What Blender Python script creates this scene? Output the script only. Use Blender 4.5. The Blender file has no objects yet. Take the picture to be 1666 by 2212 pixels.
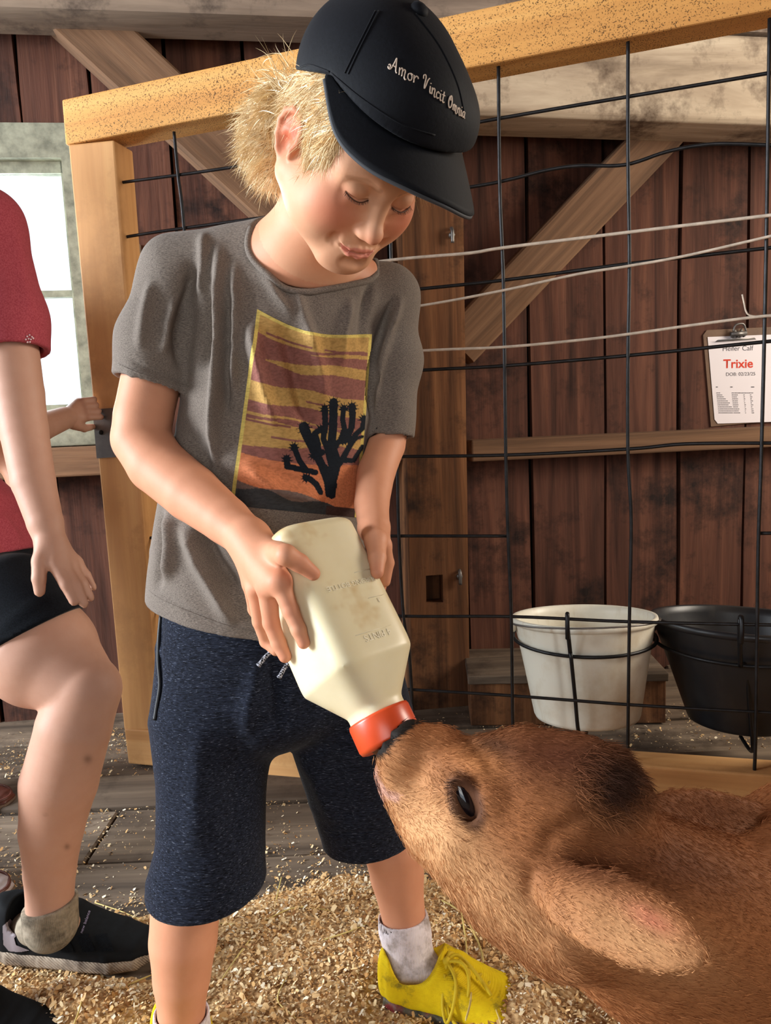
import bpy, math, random
import numpy as np
from mathutils import Vector, Matrix
from mathutils.bvhtree import BVHTree

SC = bpy.context.scene
COL = SC.collection

# ------------------------------------------------------------------ camera
FPX, CAM_H = 1597.0, 0.84
_p, _r = math.radians(7.1), math.radians(2.4)
CF = np.array([0.0, math.cos(_p), -math.sin(_p)])
_U0 = np.array([0.0, math.sin(_p), math.cos(_p)])
_X = np.array([1.0, 0.0, 0.0])
CR = math.cos(_r) * _X - math.sin(_r) * _U0
CU = math.sin(_r) * _X + math.cos(_r) * _U0
CC = np.array([0.0, 0.0, CAM_H])
cam = bpy.data.objects.new('camera', bpy.data.cameras.new('camera'))
COL.objects.link(cam)
M = Matrix.Identity(4)
for i in range(3):
    M[i][0], M[i][1], M[i][2], M[i][3] = CR[i], CU[i], -CF[i], CC[i]
cam.matrix_world = M
cam.data.sensor_fit = 'VERTICAL'
cam.data.sensor_height = 24.0
cam.data.lens = 24.0 * FPX / 2212.0
cam.data.clip_start = 0.02
SC.camera = cam


def P(x, y, d):
    """a point of the barn measured from the photograph: pixel and depth in metres"""
    return CC + d * (CF + (x - 833.0) / FPX * CR - (y - 1106.0) / FPX * CU)


def proj(Q):
    v = np.asarray(Q, float) - CC
    z = v @ CF
    return np.stack([833 + FPX * (v @ CR) / z, 1106 - FPX * (v @ CU) / z], -1), z


def ground(x, y, z=0.0):
    v = CF + (x - 833.0) / FPX * CR - (y - 1106.0) / FPX * CU
    return CC + v * ((z - CAM_H) / v[2])


# ------------------------------------------------------------------ world, daylight, exposure
W = bpy.data.worlds.new('daylight')
SC.world = W
W.use_nodes = True
_n = W.node_tree.nodes
_n['Background'].inputs[0].default_value = (0.80, 0.90, 1.0, 1)
_n['Background'].inputs[1].default_value = 1.6


def area(name, loc, target, sx, sy, power, col):
    l = bpy.data.lights.new(name, 'AREA')
    l.shape = 'RECTANGLE'
    l.size, l.size_y, l.energy, l.color = sx, sy, power, col
    o = bpy.data.objects.new(name, l)
    COL.objects.link(o)
    o.location = loc
    o.rotation_euler = (Vector(target) - Vector(loc)).to_track_quat('-Z', 'Y').to_euler()
    return o


# daylight through the back window, the barn door on the left and the aisle door behind
area('window_daylight', (-1.50, 2.30, 1.30), (-0.25, 0.8, 0.85), 0.75, 0.95, 60, (0.86, 0.94, 1.0))
area('left_door_daylight', (-4.2, 0.20, 1.75), (0.0, 0.95, 0.75), 1.3, 1.5, 320, (0.88, 0.94, 1.0))
area('aisle_door_daylight', (-0.15, -2.4, 1.5), (0.1, 1.4, 0.65), 1.5, 1.7, 18, (1.0, 0.92, 0.82))
area('right_fill_light', (2.72, 1.35, 1.6), (0.55, 1.75, 0.45), 0.9, 1.0, 52, (1.0, 0.88, 0.72))  # warm fill added to brighten buckets and back wall; no window known there
SC.view_settings.view_transform = 'Standard'
SC.view_settings.look = 'None'
SC.view_settings.gamma = 1.0
SC.view_settings.use_curve_mapping = False
SC.view_settings.exposure = 0.32
try:
    SC.cycles.use_denoising = True
    SC.cycles.max_bounces = 8
    SC.cycles.sample_clamp_indirect = 6.0
except Exception:
    pass

RNG = np.random.default_rng(7)
random.seed(7)


# ------------------------------------------------------------------ objects
def mesh_from(name, V, Fc, smooth=True):
    """V (n,3), Fc: (m,3) or (m,4) int array or list of arrays / python faces"""
    me = bpy.data.meshes.new(name)
    V = np.asarray(V, np.float32)
    if isinstance(Fc, np.ndarray) and Fc.ndim == 2:
        m, k = Fc.shape
        me.vertices.add(len(V))
        me.vertices.foreach_set('co', V.ravel())
        me.loops.add(m * k)
        me.loops.foreach_set('vertex_index', Fc.astype(np.int32).ravel())
        me.polygons.add(m)
        me.polygons.foreach_set('loop_start', np.arange(0, m * k, k, dtype=np.int32))
        me.polygons.foreach_set('loop_total', np.full(m, k, np.int32))
        me.update(calc_edges=True)
    else:
        me.from_pydata([tuple(map(float, v)) for v in V], [], [tuple(int(i) for i in f) for f in Fc])
    if smooth and len(me.polygons):
        me.polygons.foreach_set('use_smooth', np.ones(len(me.polygons), bool))
    me.validate()
    return me


def put(name, me, mat=None, parent=None, **props):
    o = bpy.data.objects.new(name, me)
    COL.objects.link(o)
    if mat is not None and me is not None and len(me.materials) == 0:
        me.materials.append(mat)
    if parent is not None:
        o.parent = parent
        o.matrix_parent_inverse = parent_inv(parent)
    for k, v in props.items():
        o[k] = v
    return o


def world_of(p):
    m = p.matrix_basis.copy()
    if p.parent is not None:
        m = world_of(p.parent) @ p.matrix_parent_inverse @ m
    return m


def parent_inv(p):
    return world_of(p).inverted()


def thing(name, label, category, loc=(0, 0, 0), group=None):
    o = bpy.data.objects.new(name, None)
    COL.objects.link(o)
    o.empty_display_size = 0.05
    o.location = loc
    o['label'], o['category'] = label, category
    if group:
        o['group'] = group
    return o


def tag(o, label=None, category=None, group=None, kind=None):
    for k, v in (('label', label), ('category', category), ('group', group), ('kind', kind)):
        if v:
            o[k] = v
    return o


def set_col(me, cols, name='Col'):
    a = me.color_attributes.new(name, 'FLOAT_COLOR', 'POINT')
    c = np.ones((len(me.vertices), 4), np.float32)
    c[:, :3] = cols
    a.data.foreach_set('color', c.ravel())


class MB:
    """collects simple shapes into one mesh"""
    def __init__(self):
        self.V, self.F = [], []

    def add(self, V, Fc):
        b = len(self.V)
        self.V += [tuple(map(float, v)) for v in V]
        self.F += [tuple(int(i) + b for i in f) for f in Fc]
        return self

    def prism8(self, c):
        """eight corners: 4 of one end (ring order), 4 of the other"""
        self.add(c, [(0, 3, 2, 1), (4, 5, 6, 7), (0, 1, 5, 4), (1, 2, 6, 5), (2, 3, 7, 6), (3, 0, 4, 7)])
        return self

    def beam(self, a, b, w, t, wdir, ch=0.0, sub=1):
        """a squared timber from a to b, w across along wdir, t across the third way, edges chamfered"""
        a, b, wd = np.array(a, float), np.array(b, float), np.array(wdir, float)
        ax = b - a
        ax /= np.linalg.norm(ax)
        wd = wd - ax * (wd @ ax)
        wd /= np.linalg.norm(wd)
        td = np.cross(ax, wd)
        if ch <= 0:
            pr = [(-.5, -.5), (.5, -.5), (.5, .5), (-.5, .5)]
            pr = [(x * w, y * t) for x, y in pr]
        else:
            pr = []
            for sx, sy in ((-1, -1), (1, -1), (1, 1), (-1, 1)):
                p1 = (sx * (w / 2 - ch), sy * t / 2)
                p2 = (sx * w / 2, sy * (t / 2 - ch))
                pr += [p1, p2] if sx * sy > 0 else [p2, p1]
            pr = [pr[i] for i in range(8)]
            pr.sort(key=lambda q: math.atan2(q[1], q[0]))
        n = len(pr)
        V = []
        for s in range(sub + 1):
            c = a + (b - a) * s / sub
            for x, y in pr:
                V.append(c + wd * x + td * y)
        Fc = [tuple(reversed(range(n))), tuple(range(sub * n, sub * n + n))]
        for s in range(sub):
            for i in range(n):
                j = (i + 1) % n
                Fc.append((s * n + i, s * n + j, (s + 1) * n + j, (s + 1) * n + i))
        self.add(V, Fc)
        return self

    def tube(self, pts, r, seg=8, closed=False, caps=True):
        pts = [np.array(q, float) for q in pts]
        n = len(pts)
        rs = r if hasattr(r, '__len__') else [r] * n
        prev = None
        V = []
        for i in range(n):
            if closed:
                t = pts[(i + 1) % n] - pts[i - 1]
            else:
                t = pts[min(i + 1, n - 1)] - pts[max(i - 1, 0)]
            t = t / (np.linalg.norm(t) + 1e-12)
            if prev is None:
                up = np.array([0, 0, 1.]) if abs(t[2]) < .9 else np.array([1., 0, 0])
                u = np.cross(t, up)
            else:
                u = prev - t * (prev @ t)
            u /= np.linalg.norm(u) + 1e-12
            prev = u
            v = np.cross(t, u)
            for k in range(seg):
                an = 2 * math.pi * k / seg
                V.append(pts[i] + (u * math.cos(an) + v * math.sin(an)) * rs[i])
        Fc = []
        m = n if closed else n - 1
        for i in range(m):
            j = (i + 1) % n
            for k in range(seg):
                l = (k + 1) % seg
                Fc.append((i * seg + k, i * seg + l, j * seg + l, j * seg + k))
        if caps and not closed:
            Fc.append(tuple(reversed(range(seg))))
            Fc.append(tuple(range((n - 1) * seg, n * seg)))
        self.add(V, Fc)
        return self

    def lathe(self, prof, c=(0, 0, 0), seg=48, R=None):
        """profile of (radius, height) spun about z"""
        c = np.array(c, float)
        V = []
        for r, z in prof:
            for k in range(seg):
                an = 2 * math.pi * k / seg
                q = np.array([r * math.cos(an), r * math.sin(an), z])
                V.append(c + (R @ q if R is not None else q))
        Fc = []
        for i in range(len(prof) - 1):
            for k in range(seg):
                l = (k + 1) % seg
                Fc.append((i * seg + k, i * seg + l, (i + 1) * seg + l, (i + 1) * seg + k))
        self.add(V, Fc)
        return self

    def ball(self, c, r, seg=10, rings=6, R=None):
        c = np.array(c, float)
        r = np.array(r if hasattr(r, '__len__') else [r] * 3, float)
        V = []
        for i in range(rings + 1):
            th = math.pi * i / rings
            for k in range(seg):
                an = 2 * math.pi * k / seg
                q = np.array([math.sin(th) * math.cos(an), math.sin(th) * math.sin(an), math.cos(th)]) * r
                V.append(c + (R @ q if R is not None else q))
        Fc = []
        for i in range(rings):
            for k in range(seg):
                l = (k + 1) % seg
                Fc.append((i * seg + k, (i + 1) * seg + k, (i + 1) * seg + l, i * seg + l))
        self.add(V, Fc)
        return self

    def build(self, name, mat, parent=None, smooth=False, **props):
        me = mesh_from(name, self.V, self.F, smooth)
        return put(name, me, mat, parent, **props)


def smooth_path(pts, n=8):
    """Catmull-Rom through the points"""
    pts = [np.array(q, float) for q in pts]
    out = []
    for i in range(len(pts) - 1):
        p0 = pts[max(i - 1, 0)]
        p1, p2 = pts[i], pts[i + 1]
        p3 = pts[min(i + 2, len(pts) - 1)]
        for k in range(n):
            t = k / n
            out.append(.5 * ((2 * p1) + (-p0 + p2) * t + (2 * p0 - 5 * p1 + 4 * p2 - p3) * t * t + (-p0 + 3 * p1 - 3 * p2 + p3) * t ** 3))
    out.append(pts[-1])
    return out


def own_axes(o, a, b):
    """give a timber axes of its own, z along its length, so that the grain follows it"""
    a, b = np.array(a, float), np.array(b, float)
    z = _n3(b - a)
    x = _n3(np.cross(z, (0, .3, 1.0) if abs(z[2]) < .9 else (1.0, 0, 0)))
    Rm = np.stack([x, np.cross(z, x), z], 1)
    c = (a + b) / 2
    for v in o.data.vertices:
        v.co = Vector(((np.array(v.co) - c) @ Rm).tolist())
    mt = Matrix.Identity(4)
    for i in range(3):
        for j in range(3):
            mt[i][j] = Rm[i][j]
        mt[i][3] = c[i]
    o.matrix_basis = mt
    return o


def _n3(v):
    return np.asarray(v) / np.linalg.norm(v)


def bevel(o, w=0.003, seg=2, angle=40):
    m = o.modifiers.new('edges', 'BEVEL')
    m.width, m.segments, m.limit_method, m.angle_limit = w, seg, 'ANGLE', math.radians(angle)
    return o


# ------------------------------------------------------------------ materials
def lin(c):
    """sRGB 0-255 to linear"""
    return tuple(((v / 255 / 12.92) if v / 255 <= .04045 else ((v / 255 + .055) / 1.055) ** 2.4) for v in c)


class NT:
    def __init__(self, name):
        self.m = bpy.data.materials.new(name)
        self.m.use_nodes = True
        self.t = self.m.node_tree
        self.b = self.t.nodes['Principled BSDF']

    def n(self, typ, **kw):
        x = self.t.nodes.new(typ)
        ins = kw.pop('ins', {})
        for k, v in kw.items():
            setattr(x, k, v)
        for k, v in ins.items():
            if hasattr(v, 'links') or hasattr(v, 'is_linked'):
                self.t.links.new(v, x.inputs[k])
            else:
                x.inputs[k].default_value = v
        return x

    def link(self, a, b):
        self.t.links.new(a, b)

    def coord(self, kind='Object', scale=(1, 1, 1), rand=True):
        c = self.n('ShaderNodeTexCoord').outputs[kind]
        if rand:
            oi = self.n('ShaderNodeObjectInfo').outputs['Random']
            mu = self.n('ShaderNodeVectorMath', operation='MULTIPLY_ADD', ins={1: (1, 1, 1)})
            self.link(c, mu.inputs[0])
            cb = self.n('ShaderNodeCombineXYZ')
            for i, k in enumerate((37.0, 11.0, 53.0)):
                q = self.n('ShaderNodeMath', operation='MULTIPLY', ins={0: oi, 1: k})
                self.link(q.outputs[0], cb.inputs[i])
            self.link(cb.outputs[0], mu.inputs[2])
            c = mu.outputs[0]
        mp = self.n('ShaderNodeMapping', ins={'Vector': c})
        mp.inputs['Scale'].default_value = scale
        return mp.outputs[0]

    def noise(self, vec, scale, detail=4, rough=.6, dist=0.0):
        x = self.n('ShaderNodeTexNoise', ins={'Vector': vec, 'Scale': scale, 'Detail': detail, 'Roughness': rough, 'Distortion': dist})
        return x.outputs['Fac']

    def ramp(self, fac, stops, interp='LINEAR'):
        x = self.n('ShaderNodeValToRGB', ins={'Fac': fac})
        x.color_ramp.interpolation = interp
        e = x.color_ramp.elements
        while len(e) < len(stops):
            e.new(.5)
        for i, (p, c) in enumerate(stops):
            e[i].position = p
            e[i].color = tuple(c) + (1,) if len(c) == 3 else c
        return x.outputs[0]

    def mix(self, fac, a, b, blend='MIX'):
        x = self.n('ShaderNodeMix', data_type='RGBA', blend_type=blend)
        for k, v in ((0, fac), (6, a), (7, b)):
            if hasattr(v, 'is_linked'):
                self.link(v, x.inputs[k])
            elif k == 0:
                x.inputs[0].default_value = v
            else:
                x.inputs[k].default_value = tuple(v) + (1,) if len(v) == 3 else v
        return x.outputs[2]

    def bump(self, h, strength=.3, dist=.002):
        x = self.n('ShaderNodeBump', ins={'Height': h, 'Strength': strength, 'Distance': dist})
        self.link(x.outputs[0], self.b.inputs['Normal'])
        return x.outputs[0]

    def out(self, col=None, rough=None, **kw):
        for key, v in (('Base Color', col), ('Roughness', rough)) + tuple(kw.items()):
            key = key.replace('_', ' ')
            if v is None:
                continue
            if hasattr(v, 'is_linked'):
                self.link(v, self.b.inputs[key])
            else:
                self.b.inputs[key].default_value = tuple(v) + (1,) if (hasattr(v, '__len__') and len(v) == 3 and key in ('Base Color',)) else v
        return self.m


def wood_mat(name, dark, mid, light, along=(1, 1, .06), scale=14, specks=None, rough=.75, bump=.35, spec_scale=90, tint=.25, stain=None):
    """planed or sawn timber: grain runs along the axis with the small scale"""
    t = NT(name)
    v = t.coord('Object', along)
    g = t.noise(v, scale, 6, .65, .6)
    g2 = t.noise(v, scale * 5, 3, .6)
    c = t.ramp(g, [(.28, lin(dark)), (.5, lin(mid)), (.72, lin(light))])
    c = t.mix(.35, c, t.ramp(g2, [(.3, lin(dark)), (.7, lin(light))]), 'SOFT_LIGHT')
    oi = t.n('ShaderNodeObjectInfo').outputs['Random']
    c = t.mix(tint, c, t.ramp(oi, [(0, (.55, .5, .45)), (1, (1.0, 1.0, 1.0))]), 'MULTIPLY')
    v2 = t.coord('Object', (1, 1, 1))
    if stain:
        s = t.noise(v2, 5.0, 6, .7)
        c = t.mix(t.ramp(s, [(.52, (0, 0, 0)), (.68, (1, 1, 1))]), c, lin(stain))
    if specks:
        vo = t.noise(v2, spec_scale, 2, .5, .3)
        big = t.noise(v2, 6.0, 3, .6)
        mask = t.n('ShaderNodeMath', operation='ADD', ins={0: vo, 1: 0.0})
        bb = t.n('ShaderNodeMath', operation='MULTIPLY_ADD', ins={0: big, 1: .22, 2: -.11})
        t.link(bb.outputs[0], mask.inputs[1])
        c = t.mix(t.ramp(mask.outputs[0], [(.575, (0, 0, 0)), (.63, (.85, .85, .85))]), c, lin(specks))
    t.bump(g2, bump, .003)
    return t.out(c, rough, Specular_IOR_Level=.25)


def simple(name, rgb, rough=.5, metal=0.0, spec=.4, var=.0, scale=20, bump=0.0, **kw):
    t = NT(name)
    c = lin(rgb)
    if var or bump:
        v = t.coord('Object')
        g = t.noise(v, scale, 5, .6)
        if var:
            d = tuple(x * (1 - var) for x in c)
            l = tuple(min(1, x * (1 + var)) for x in c)
            c = t.ramp(g, [(.3, d), (.7, l)])
        if bump:
            t.bump(g, bump, .002)
    return t.out(c, rough, Metallic=metal, Specular_IOR_Level=spec, **kw)

# ------------------------------------------------------------------ sculpting: a distance field of rounded shapes, meshed
def _unit(v):
    v = np.asarray(v, float)
    return v / (np.linalg.norm(v) + 1e-12)


class Prim:
    def __init__(self, f, lo, hi):
        self.f, self.lo, self.hi = f, np.asarray(lo, float), np.asarray(hi, float)


def rc(a, b, ra, rb):
    a, b = np.asarray(a, float), np.asarray(b, float)
    ba = b - a
    l2 = ba @ ba + 1e-12

    def f(p):
        t = np.clip(((p - a) @ ba) / l2, 0, 1)
        q = p - a - t[:, None] * ba
        return np.sqrt((q * q).sum(1)) - (ra + (rb - ra) * t)
    m = max(ra, rb)
    return Prim(f, np.minimum(a, b) - m, np.maximum(a, b) + m)


def ell(c, r, R=None):
    c, r = np.asarray(c, float), np.asarray(r, float)
    R = np.eye(3) if R is None else np.asarray(R, float)

    def f(p):
        q = (p - c) @ R
        k0 = np.sqrt(((q / r) ** 2).sum(1))
        k1 = np.sqrt(((q / (r * r)) ** 2).sum(1)) + 1e-9
        return np.where(k0 < 1e-3, -r.min(), k0 * (k0 - 1) / k1)
    e = np.sqrt(((R * r) ** 2).sum(1))
    return Prim(f, c - e, c + e)


def loft(secs, udir, n=2.0, k=.003):
    """secs: (centre, a, b); a half width along udir, b across; one udir for all or one per section"""
    cs = [np.asarray(s[0], float) for s in secs]
    A = [float(s[1]) for s in secs]
    B = [float(s[2]) for s in secs]
    us = [_unit(u) for u in udir] if np.ndim(udir) == 2 else [_unit(udir)] * len(secs)

    def f(p):
        out = None
        for i in range(len(cs) - 1):
            a, ba = cs[i], cs[i + 1] - cs[i]
            L = np.linalg.norm(ba) + 1e-9
            ax = ba / L
            s = (p - a) @ ax
            t = np.clip(s / L, 0, 1)
            U = us[i] * (1 - t[:, None]) + us[i + 1] * t[:, None] if us[i] is not us[i + 1] else np.broadcast_to(us[i], p.shape)
            U = U - (U @ ax)[:, None] * ax
            U = U / (np.linalg.norm(U, axis=1)[:, None] + 1e-9)
            Vd = np.cross(ax, U)
            q = p - a - t[:, None] * ba
            ra, rb = A[i] + (A[i + 1] - A[i]) * t, B[i] + (B[i + 1] - B[i]) * t
            x, y, w = (q * U).sum(1), (q * Vd).sum(1), s - t * L
            mn = np.minimum(ra, rb)
            if n == 2.0:
                e = np.sqrt((x / ra) ** 2 + (y / rb) ** 2 + (w / (.6 * mn)) ** 2)
            else:
                e = (np.abs(x / ra) ** n + np.abs(y / rb) ** n + np.abs(w / (.6 * mn)) ** n) ** (1 / n)
            ql = np.sqrt(x * x + y * y + w * w)
            d = np.where(e < .12, -mn, ql * (1 - 1 / np.maximum(e, .1)))
            out = d if out is None else _smin(out, d, k)
        return out
    m = max(A + B)
    return Prim(f, np.min(cs, 0) - m, np.max(cs, 0) + m)


def rbox(c, h, R=None, r=.005):
    c, h = np.asarray(c, float), np.asarray(h, float)
    R = np.eye(3) if R is None else np.asarray(R, float)

    def f(p):
        q = np.abs((p - c) @ R) - (h - r)
        return np.sqrt((np.maximum(q, 0) ** 2).sum(1)) + np.minimum(q.max(1), 0) - r
    e = np.abs(R) @ h
    return Prim(f, c - e, c + e)


def half(c, nrm, lo=None, hi=None):
    """solid on the side the normal points away from; lo/hi bound where it acts"""
    c, nrm = np.asarray(c, float), _unit(nrm)
    return Prim(lambda p: (p - c) @ nrm, np.full(3, -9.) if lo is None else lo, np.full(3, 9.) if hi is None else hi)


def framed(prim, R, T):
    R, T = np.asarray(R, float), np.asarray(T, float)
    cs = np.array([[x, y, z] for x in (prim.lo[0], prim.hi[0]) for y in (prim.lo[1], prim.hi[1]) for z in (prim.lo[2], prim.hi[2])])
    w = cs @ R.T + T
    return Prim(lambda p: prim.f((p - T) @ R), w.min(0), w.max(0))


def _smin(a, b, k):
    h = np.maximum(k - np.abs(a - b), 0) / k
    return np.minimum(a, b) - h * h * k * .25


class SDF:
    FAR = .06

    def __init__(self):
        self.ops = []

    def u(self, prim, k=.01):
        self.ops.append(('u', prim, k))
        return self

    def cut(self, prim, k=.004):
        self.ops.append(('s', prim, k))
        return self

    def keep(self, prim, k=.003):
        self.ops.append(('i', prim, k))
        return self

    def chain(self, pts, rs, k=.008, fk=None):
        for i in range(len(pts) - 1):
            self.u(rc(pts[i], pts[i + 1], rs[i], rs[i + 1]), (fk if (fk is not None and i == 0) else k))
        return self

    def _op(self, op, D, d, k):
        if op == 'u':
            return _smin(D, d, k)
        if op == 's':
            return -_smin(-D, d, k)
        return -_smin(-D, -d, k)

    def __call__(self, p):
        D = np.full(len(p), self.FAR)
        for op, pr, k in self.ops:
            m = k + .02
            if op == 'i':
                D = self._op(op, D, pr.f(p), k)
                continue
            ok = np.all((p >= pr.lo - m) & (p <= pr.hi + m), axis=1)
            if ok.any():
                D[ok] = self._op(op, D[ok], pr.f(p[ok]), k)
        return D

    def mesh(self, h, project=1):
        us = [o[1] for o in self.ops if o[0] == 'u']
        lo = np.min([q.lo for q in us], 0) - 4 * h
        hi = np.max([q.hi for q in us], 0) + 4 * h
        n = np.ceil((hi - lo) / h).astype(int) + 1
        D = np.full(n, self.FAR, np.float32)
        for op, pr, k in self.ops:
            m = k + 3 * h
            i0 = np.clip(np.floor((pr.lo - m - lo) / h).astype(int), 0, n - 1)
            i1 = np.clip(np.ceil((pr.hi + m - lo) / h).astype(int) + 1, 1, n)
            if op == 'i':
                i0, i1 = np.zeros(3, int), n
            if (i1 <= i0).any():
                continue
            for z0 in range(i0[2], i1[2], 24):       # slabs keep memory small
                z1 = min(z0 + 24, i1[2])
                ax = [lo[a] + h * np.arange(s, e) for a, (s, e) in enumerate(((i0[0], i1[0]), (i0[1], i1[1]), (z0, z1)))]
                sub = D[i0[0]:i1[0], i0[1]:i1[1], z0:z1]
                if op != 'u' and not (sub < self.FAR).any():
                    continue
                g = np.stack(np.meshgrid(*ax, indexing='ij'), -1).reshape(-1, 3)
                r = self._op(op, sub.reshape(-1).astype(float), pr.f(g), k)
                D[i0[0]:i1[0], i0[1]:i1[1], z0:z1] = np.minimum(r, self.FAR).reshape(sub.shape)
        V, Q = _nets(D, lo, h)
        for _ in range(project):
            e = h * .3
            d = self(V)
            g = np.stack([(self(V + np.eye(3)[a] * e) - d) / e for a in range(3)], 1)
            gl = (g * g).sum(1)
            st = -(d / np.maximum(gl, .25))[:, None] * g
            ln = np.linalg.norm(st, axis=1)
            st *= np.minimum(1, .7 * h / np.maximum(ln, 1e-9))[:, None]
            V = V + st
        return V, Q


def _nets(D, lo, h):
    S = D < 0
    c = np.zeros(tuple(np.array(D.shape) - 1), np.int8)
    off = [(i, j, k) for i in (0, 1) for j in (0, 1) for k in (0, 1)]
    nx, ny, nz = c.shape
    for i, j, k in off:
        c += S[i:i + nx, j:j + ny, k:k + nz]
    act = np.argwhere((c > 0) & (c < 8))
    idx = np.full(c.shape, -1, np.int32)
    idx[act[:, 0], act[:, 1], act[:, 2]] = np.arange(len(act))
    vals = {o: D[act[:, 0] + o[0], act[:, 1] + o[1], act[:, 2] + o[2]].astype(float) for o in off}
    acc = np.zeros((len(act), 3))
    cnt = np.zeros(len(act))
    for a in off:
        for ax in range(3):
            if a[ax] == 0:
                b = list(a)
                b[ax] = 1
                va, vb = vals[a], vals[tuple(b)]
                cr = (va < 0) != (vb < 0)
                t = va / np.where(np.abs(va - vb) < 1e-12, 1, va - vb)
                q = np.tile(np.array(a, float), (len(act), 1))
                q[:, ax] = t
                acc += np.where(cr[:, None], q, 0)
                cnt += cr
    V = lo + h * (act + acc / cnt[:, None])
    quads = []
    for ax in range(3):
        o1, o2 = [(1, 2), (2, 0), (0, 1)][ax]
        sl0 = [slice(1, -1)] * 3
        sl1 = [slice(1, -1)] * 3
        sl0[ax], sl1[ax] = slice(0, -1), slice(1, None)
        A, B = S[tuple(sl0)], S[tuple(sl1)]
        e = np.argwhere(A != B)
        if not len(e):
            continue
        neg = A[e[:, 0], e[:, 1], e[:, 2]]
        b = e.copy()
        for q in range(3):
            if q != ax:
                b[:, q] += 1
        def cell(d1, d2):
            x = b.copy()
            x[:, o1] += d1
            x[:, o2] += d2
            return idx[x[:, 0], x[:, 1], x[:, 2]]
        q = np.stack([cell(-1, -1), cell(0, -1), cell(0, 0), cell(-1, 0)], 1)
        q[~neg] = q[~neg][:, ::-1]
        quads.append(q)
    Q = np.concatenate(quads)
    return V, Q[(Q >= 0).all(1)]


def refine(V, Q, mask, sdf=None, steps=2, h=.002):
    """split the chosen quads in four and settle the new points on the sculpted form"""
    A, K = Q[mask], Q[~mask]
    e = np.stack([np.sort(np.stack([A[:, i], A[:, (i + 1) % 4]], 1), 1) for i in range(4)], 1).reshape(-1, 2)
    key = e[:, 0].astype(np.int64) * len(V) + e[:, 1]
    u_, first, inv, cnt = np.unique(key, return_index=True, return_inverse=True, return_counts=True)
    mid = V[e[first]].mean(1)
    cen = V[A].mean(1)
    n0, n1 = len(V), len(V) + len(mid)
    W = np.concatenate([V, mid, cen])
    em = (n0 + inv).reshape(-1, 4)
    cf_ = n1 + np.arange(len(A))
    new = np.concatenate([np.stack([A[:, i], em[:, i], cf_, em[:, (i + 3) % 4]], 1) for i in range(4)])
    if sdf is not None:
        free = np.concatenate([n0 + np.where(cnt == 2)[0], cf_])
        inner = np.unique(A)
        hold = np.unique(K)
        free = np.concatenate([free, np.setdiff1d(inner, hold)])
        for _ in range(steps):
            X = W[free]
            s = h * .3
            d = sdf(X)
            g = np.stack([(sdf(X + np.eye(3)[a] * s) - d) / s for a in range(3)], 1)
            st = -(d / np.maximum((g * g).sum(1), .3))[:, None] * g
            l_ = np.linalg.norm(st, axis=1)
            W[free] = X + st * np.minimum(1, .6 * h / np.maximum(l_, 1e-9))[:, None]
    return W, np.concatenate([K, new])


def _acc(idx, val, n):
    return np.stack([np.bincount(idx, weights=val[:, a], minlength=n) for a in range(3)], 1)


def normals(V, Q):
    n = np.cross(V[Q[:, 2]] - V[Q[:, 0]], V[Q[:, 3]] - V[Q[:, 1]]) if Q.shape[1] == 4 else np.cross(V[Q[:, 1]] - V[Q[:, 0]], V[Q[:, 2]] - V[Q[:, 0]])
    N = np.zeros_like(V)
    for i in range(Q.shape[1]):
        N += _acc(Q[:, i], n, len(V))
    return N / (np.linalg.norm(N, axis=1)[:, None] + 1e-12)


def relax(V, Q, it=1, w=.5, mask=None):
    k = Q.shape[1]
    a = np.concatenate([Q[:, i] for i in range(k)] + [Q[:, (i + 1) % k] for i in range(k)])
    b = np.concatenate([Q[:, (i + 1) % k] for i in range(k)] + [Q[:, i] for i in range(k)])
    cnt = np.maximum(np.bincount(a, minlength=len(V)), 1)[:, None]
    ww = w if mask is None else (w * mask)[:, None]
    for _ in range(it):
        V = V + (_acc(a, V[b], len(V)) / cnt - V) * ww
    return V


def seg_dist(px, poly):
    """distance of many 2-D points to a polyline, and the position 0..1 along it"""
    px = np.asarray(px, float)
    poly = np.asarray(poly, float)
    best = np.full(len(px), 1e9)
    pos = np.zeros(len(px))
    ls = np.linalg.norm(np.diff(poly, axis=0), axis=1)
    cum = np.concatenate([[0], np.cumsum(ls)])
    for i in range(len(poly) - 1):
        a, b = poly[i], poly[i + 1]
        ba = b - a
        t = np.clip(((px - a) @ ba) / (ba @ ba + 1e-12), 0, 1)
        d = np.linalg.norm(px - a - t[:, None] * ba, axis=1)
        m = d < best
        best[m] = d[m]
        pos[m] = (cum[i] + t[m] * ls[i]) / cum[-1]
    return best, pos


def inside(px, poly):
    px = np.asarray(px, float)
    poly = np.asarray(poly, float)
    r = np.zeros(len(px), bool)
    j = len(poly) - 1
    for i in range(len(poly)):
        xi, yi = poly[i]
        xj, yj = poly[j]
        c = ((yi > px[:, 1]) != (yj > px[:, 1])) & (px[:, 0] < (xj - xi) * (px[:, 1] - yi) / (yj - yi + 1e-12) + xi)
        r ^= c
        j = i
    return r


def folds(V, N, strokes):
    """press or raise soft ridges in cloth along lines measured on the photograph: (pixel polyline, half width px, height m)"""
    px, z = proj(V)
    face = np.clip(-((V - CC) / np.linalg.norm(V - CC, axis=1)[:, None] * N).sum(1) * 2.5, 0, 1)
    out = V.copy()
    for poly, w, h in strokes:
        d, s = seg_dist(px, poly)
        ta = np.clip(np.minimum(s, 1 - s) * 5, 0, 1)
        out += N * (h * np.exp(-(d / w) ** 2) * ta * face)[:, None]
    return out

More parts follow.
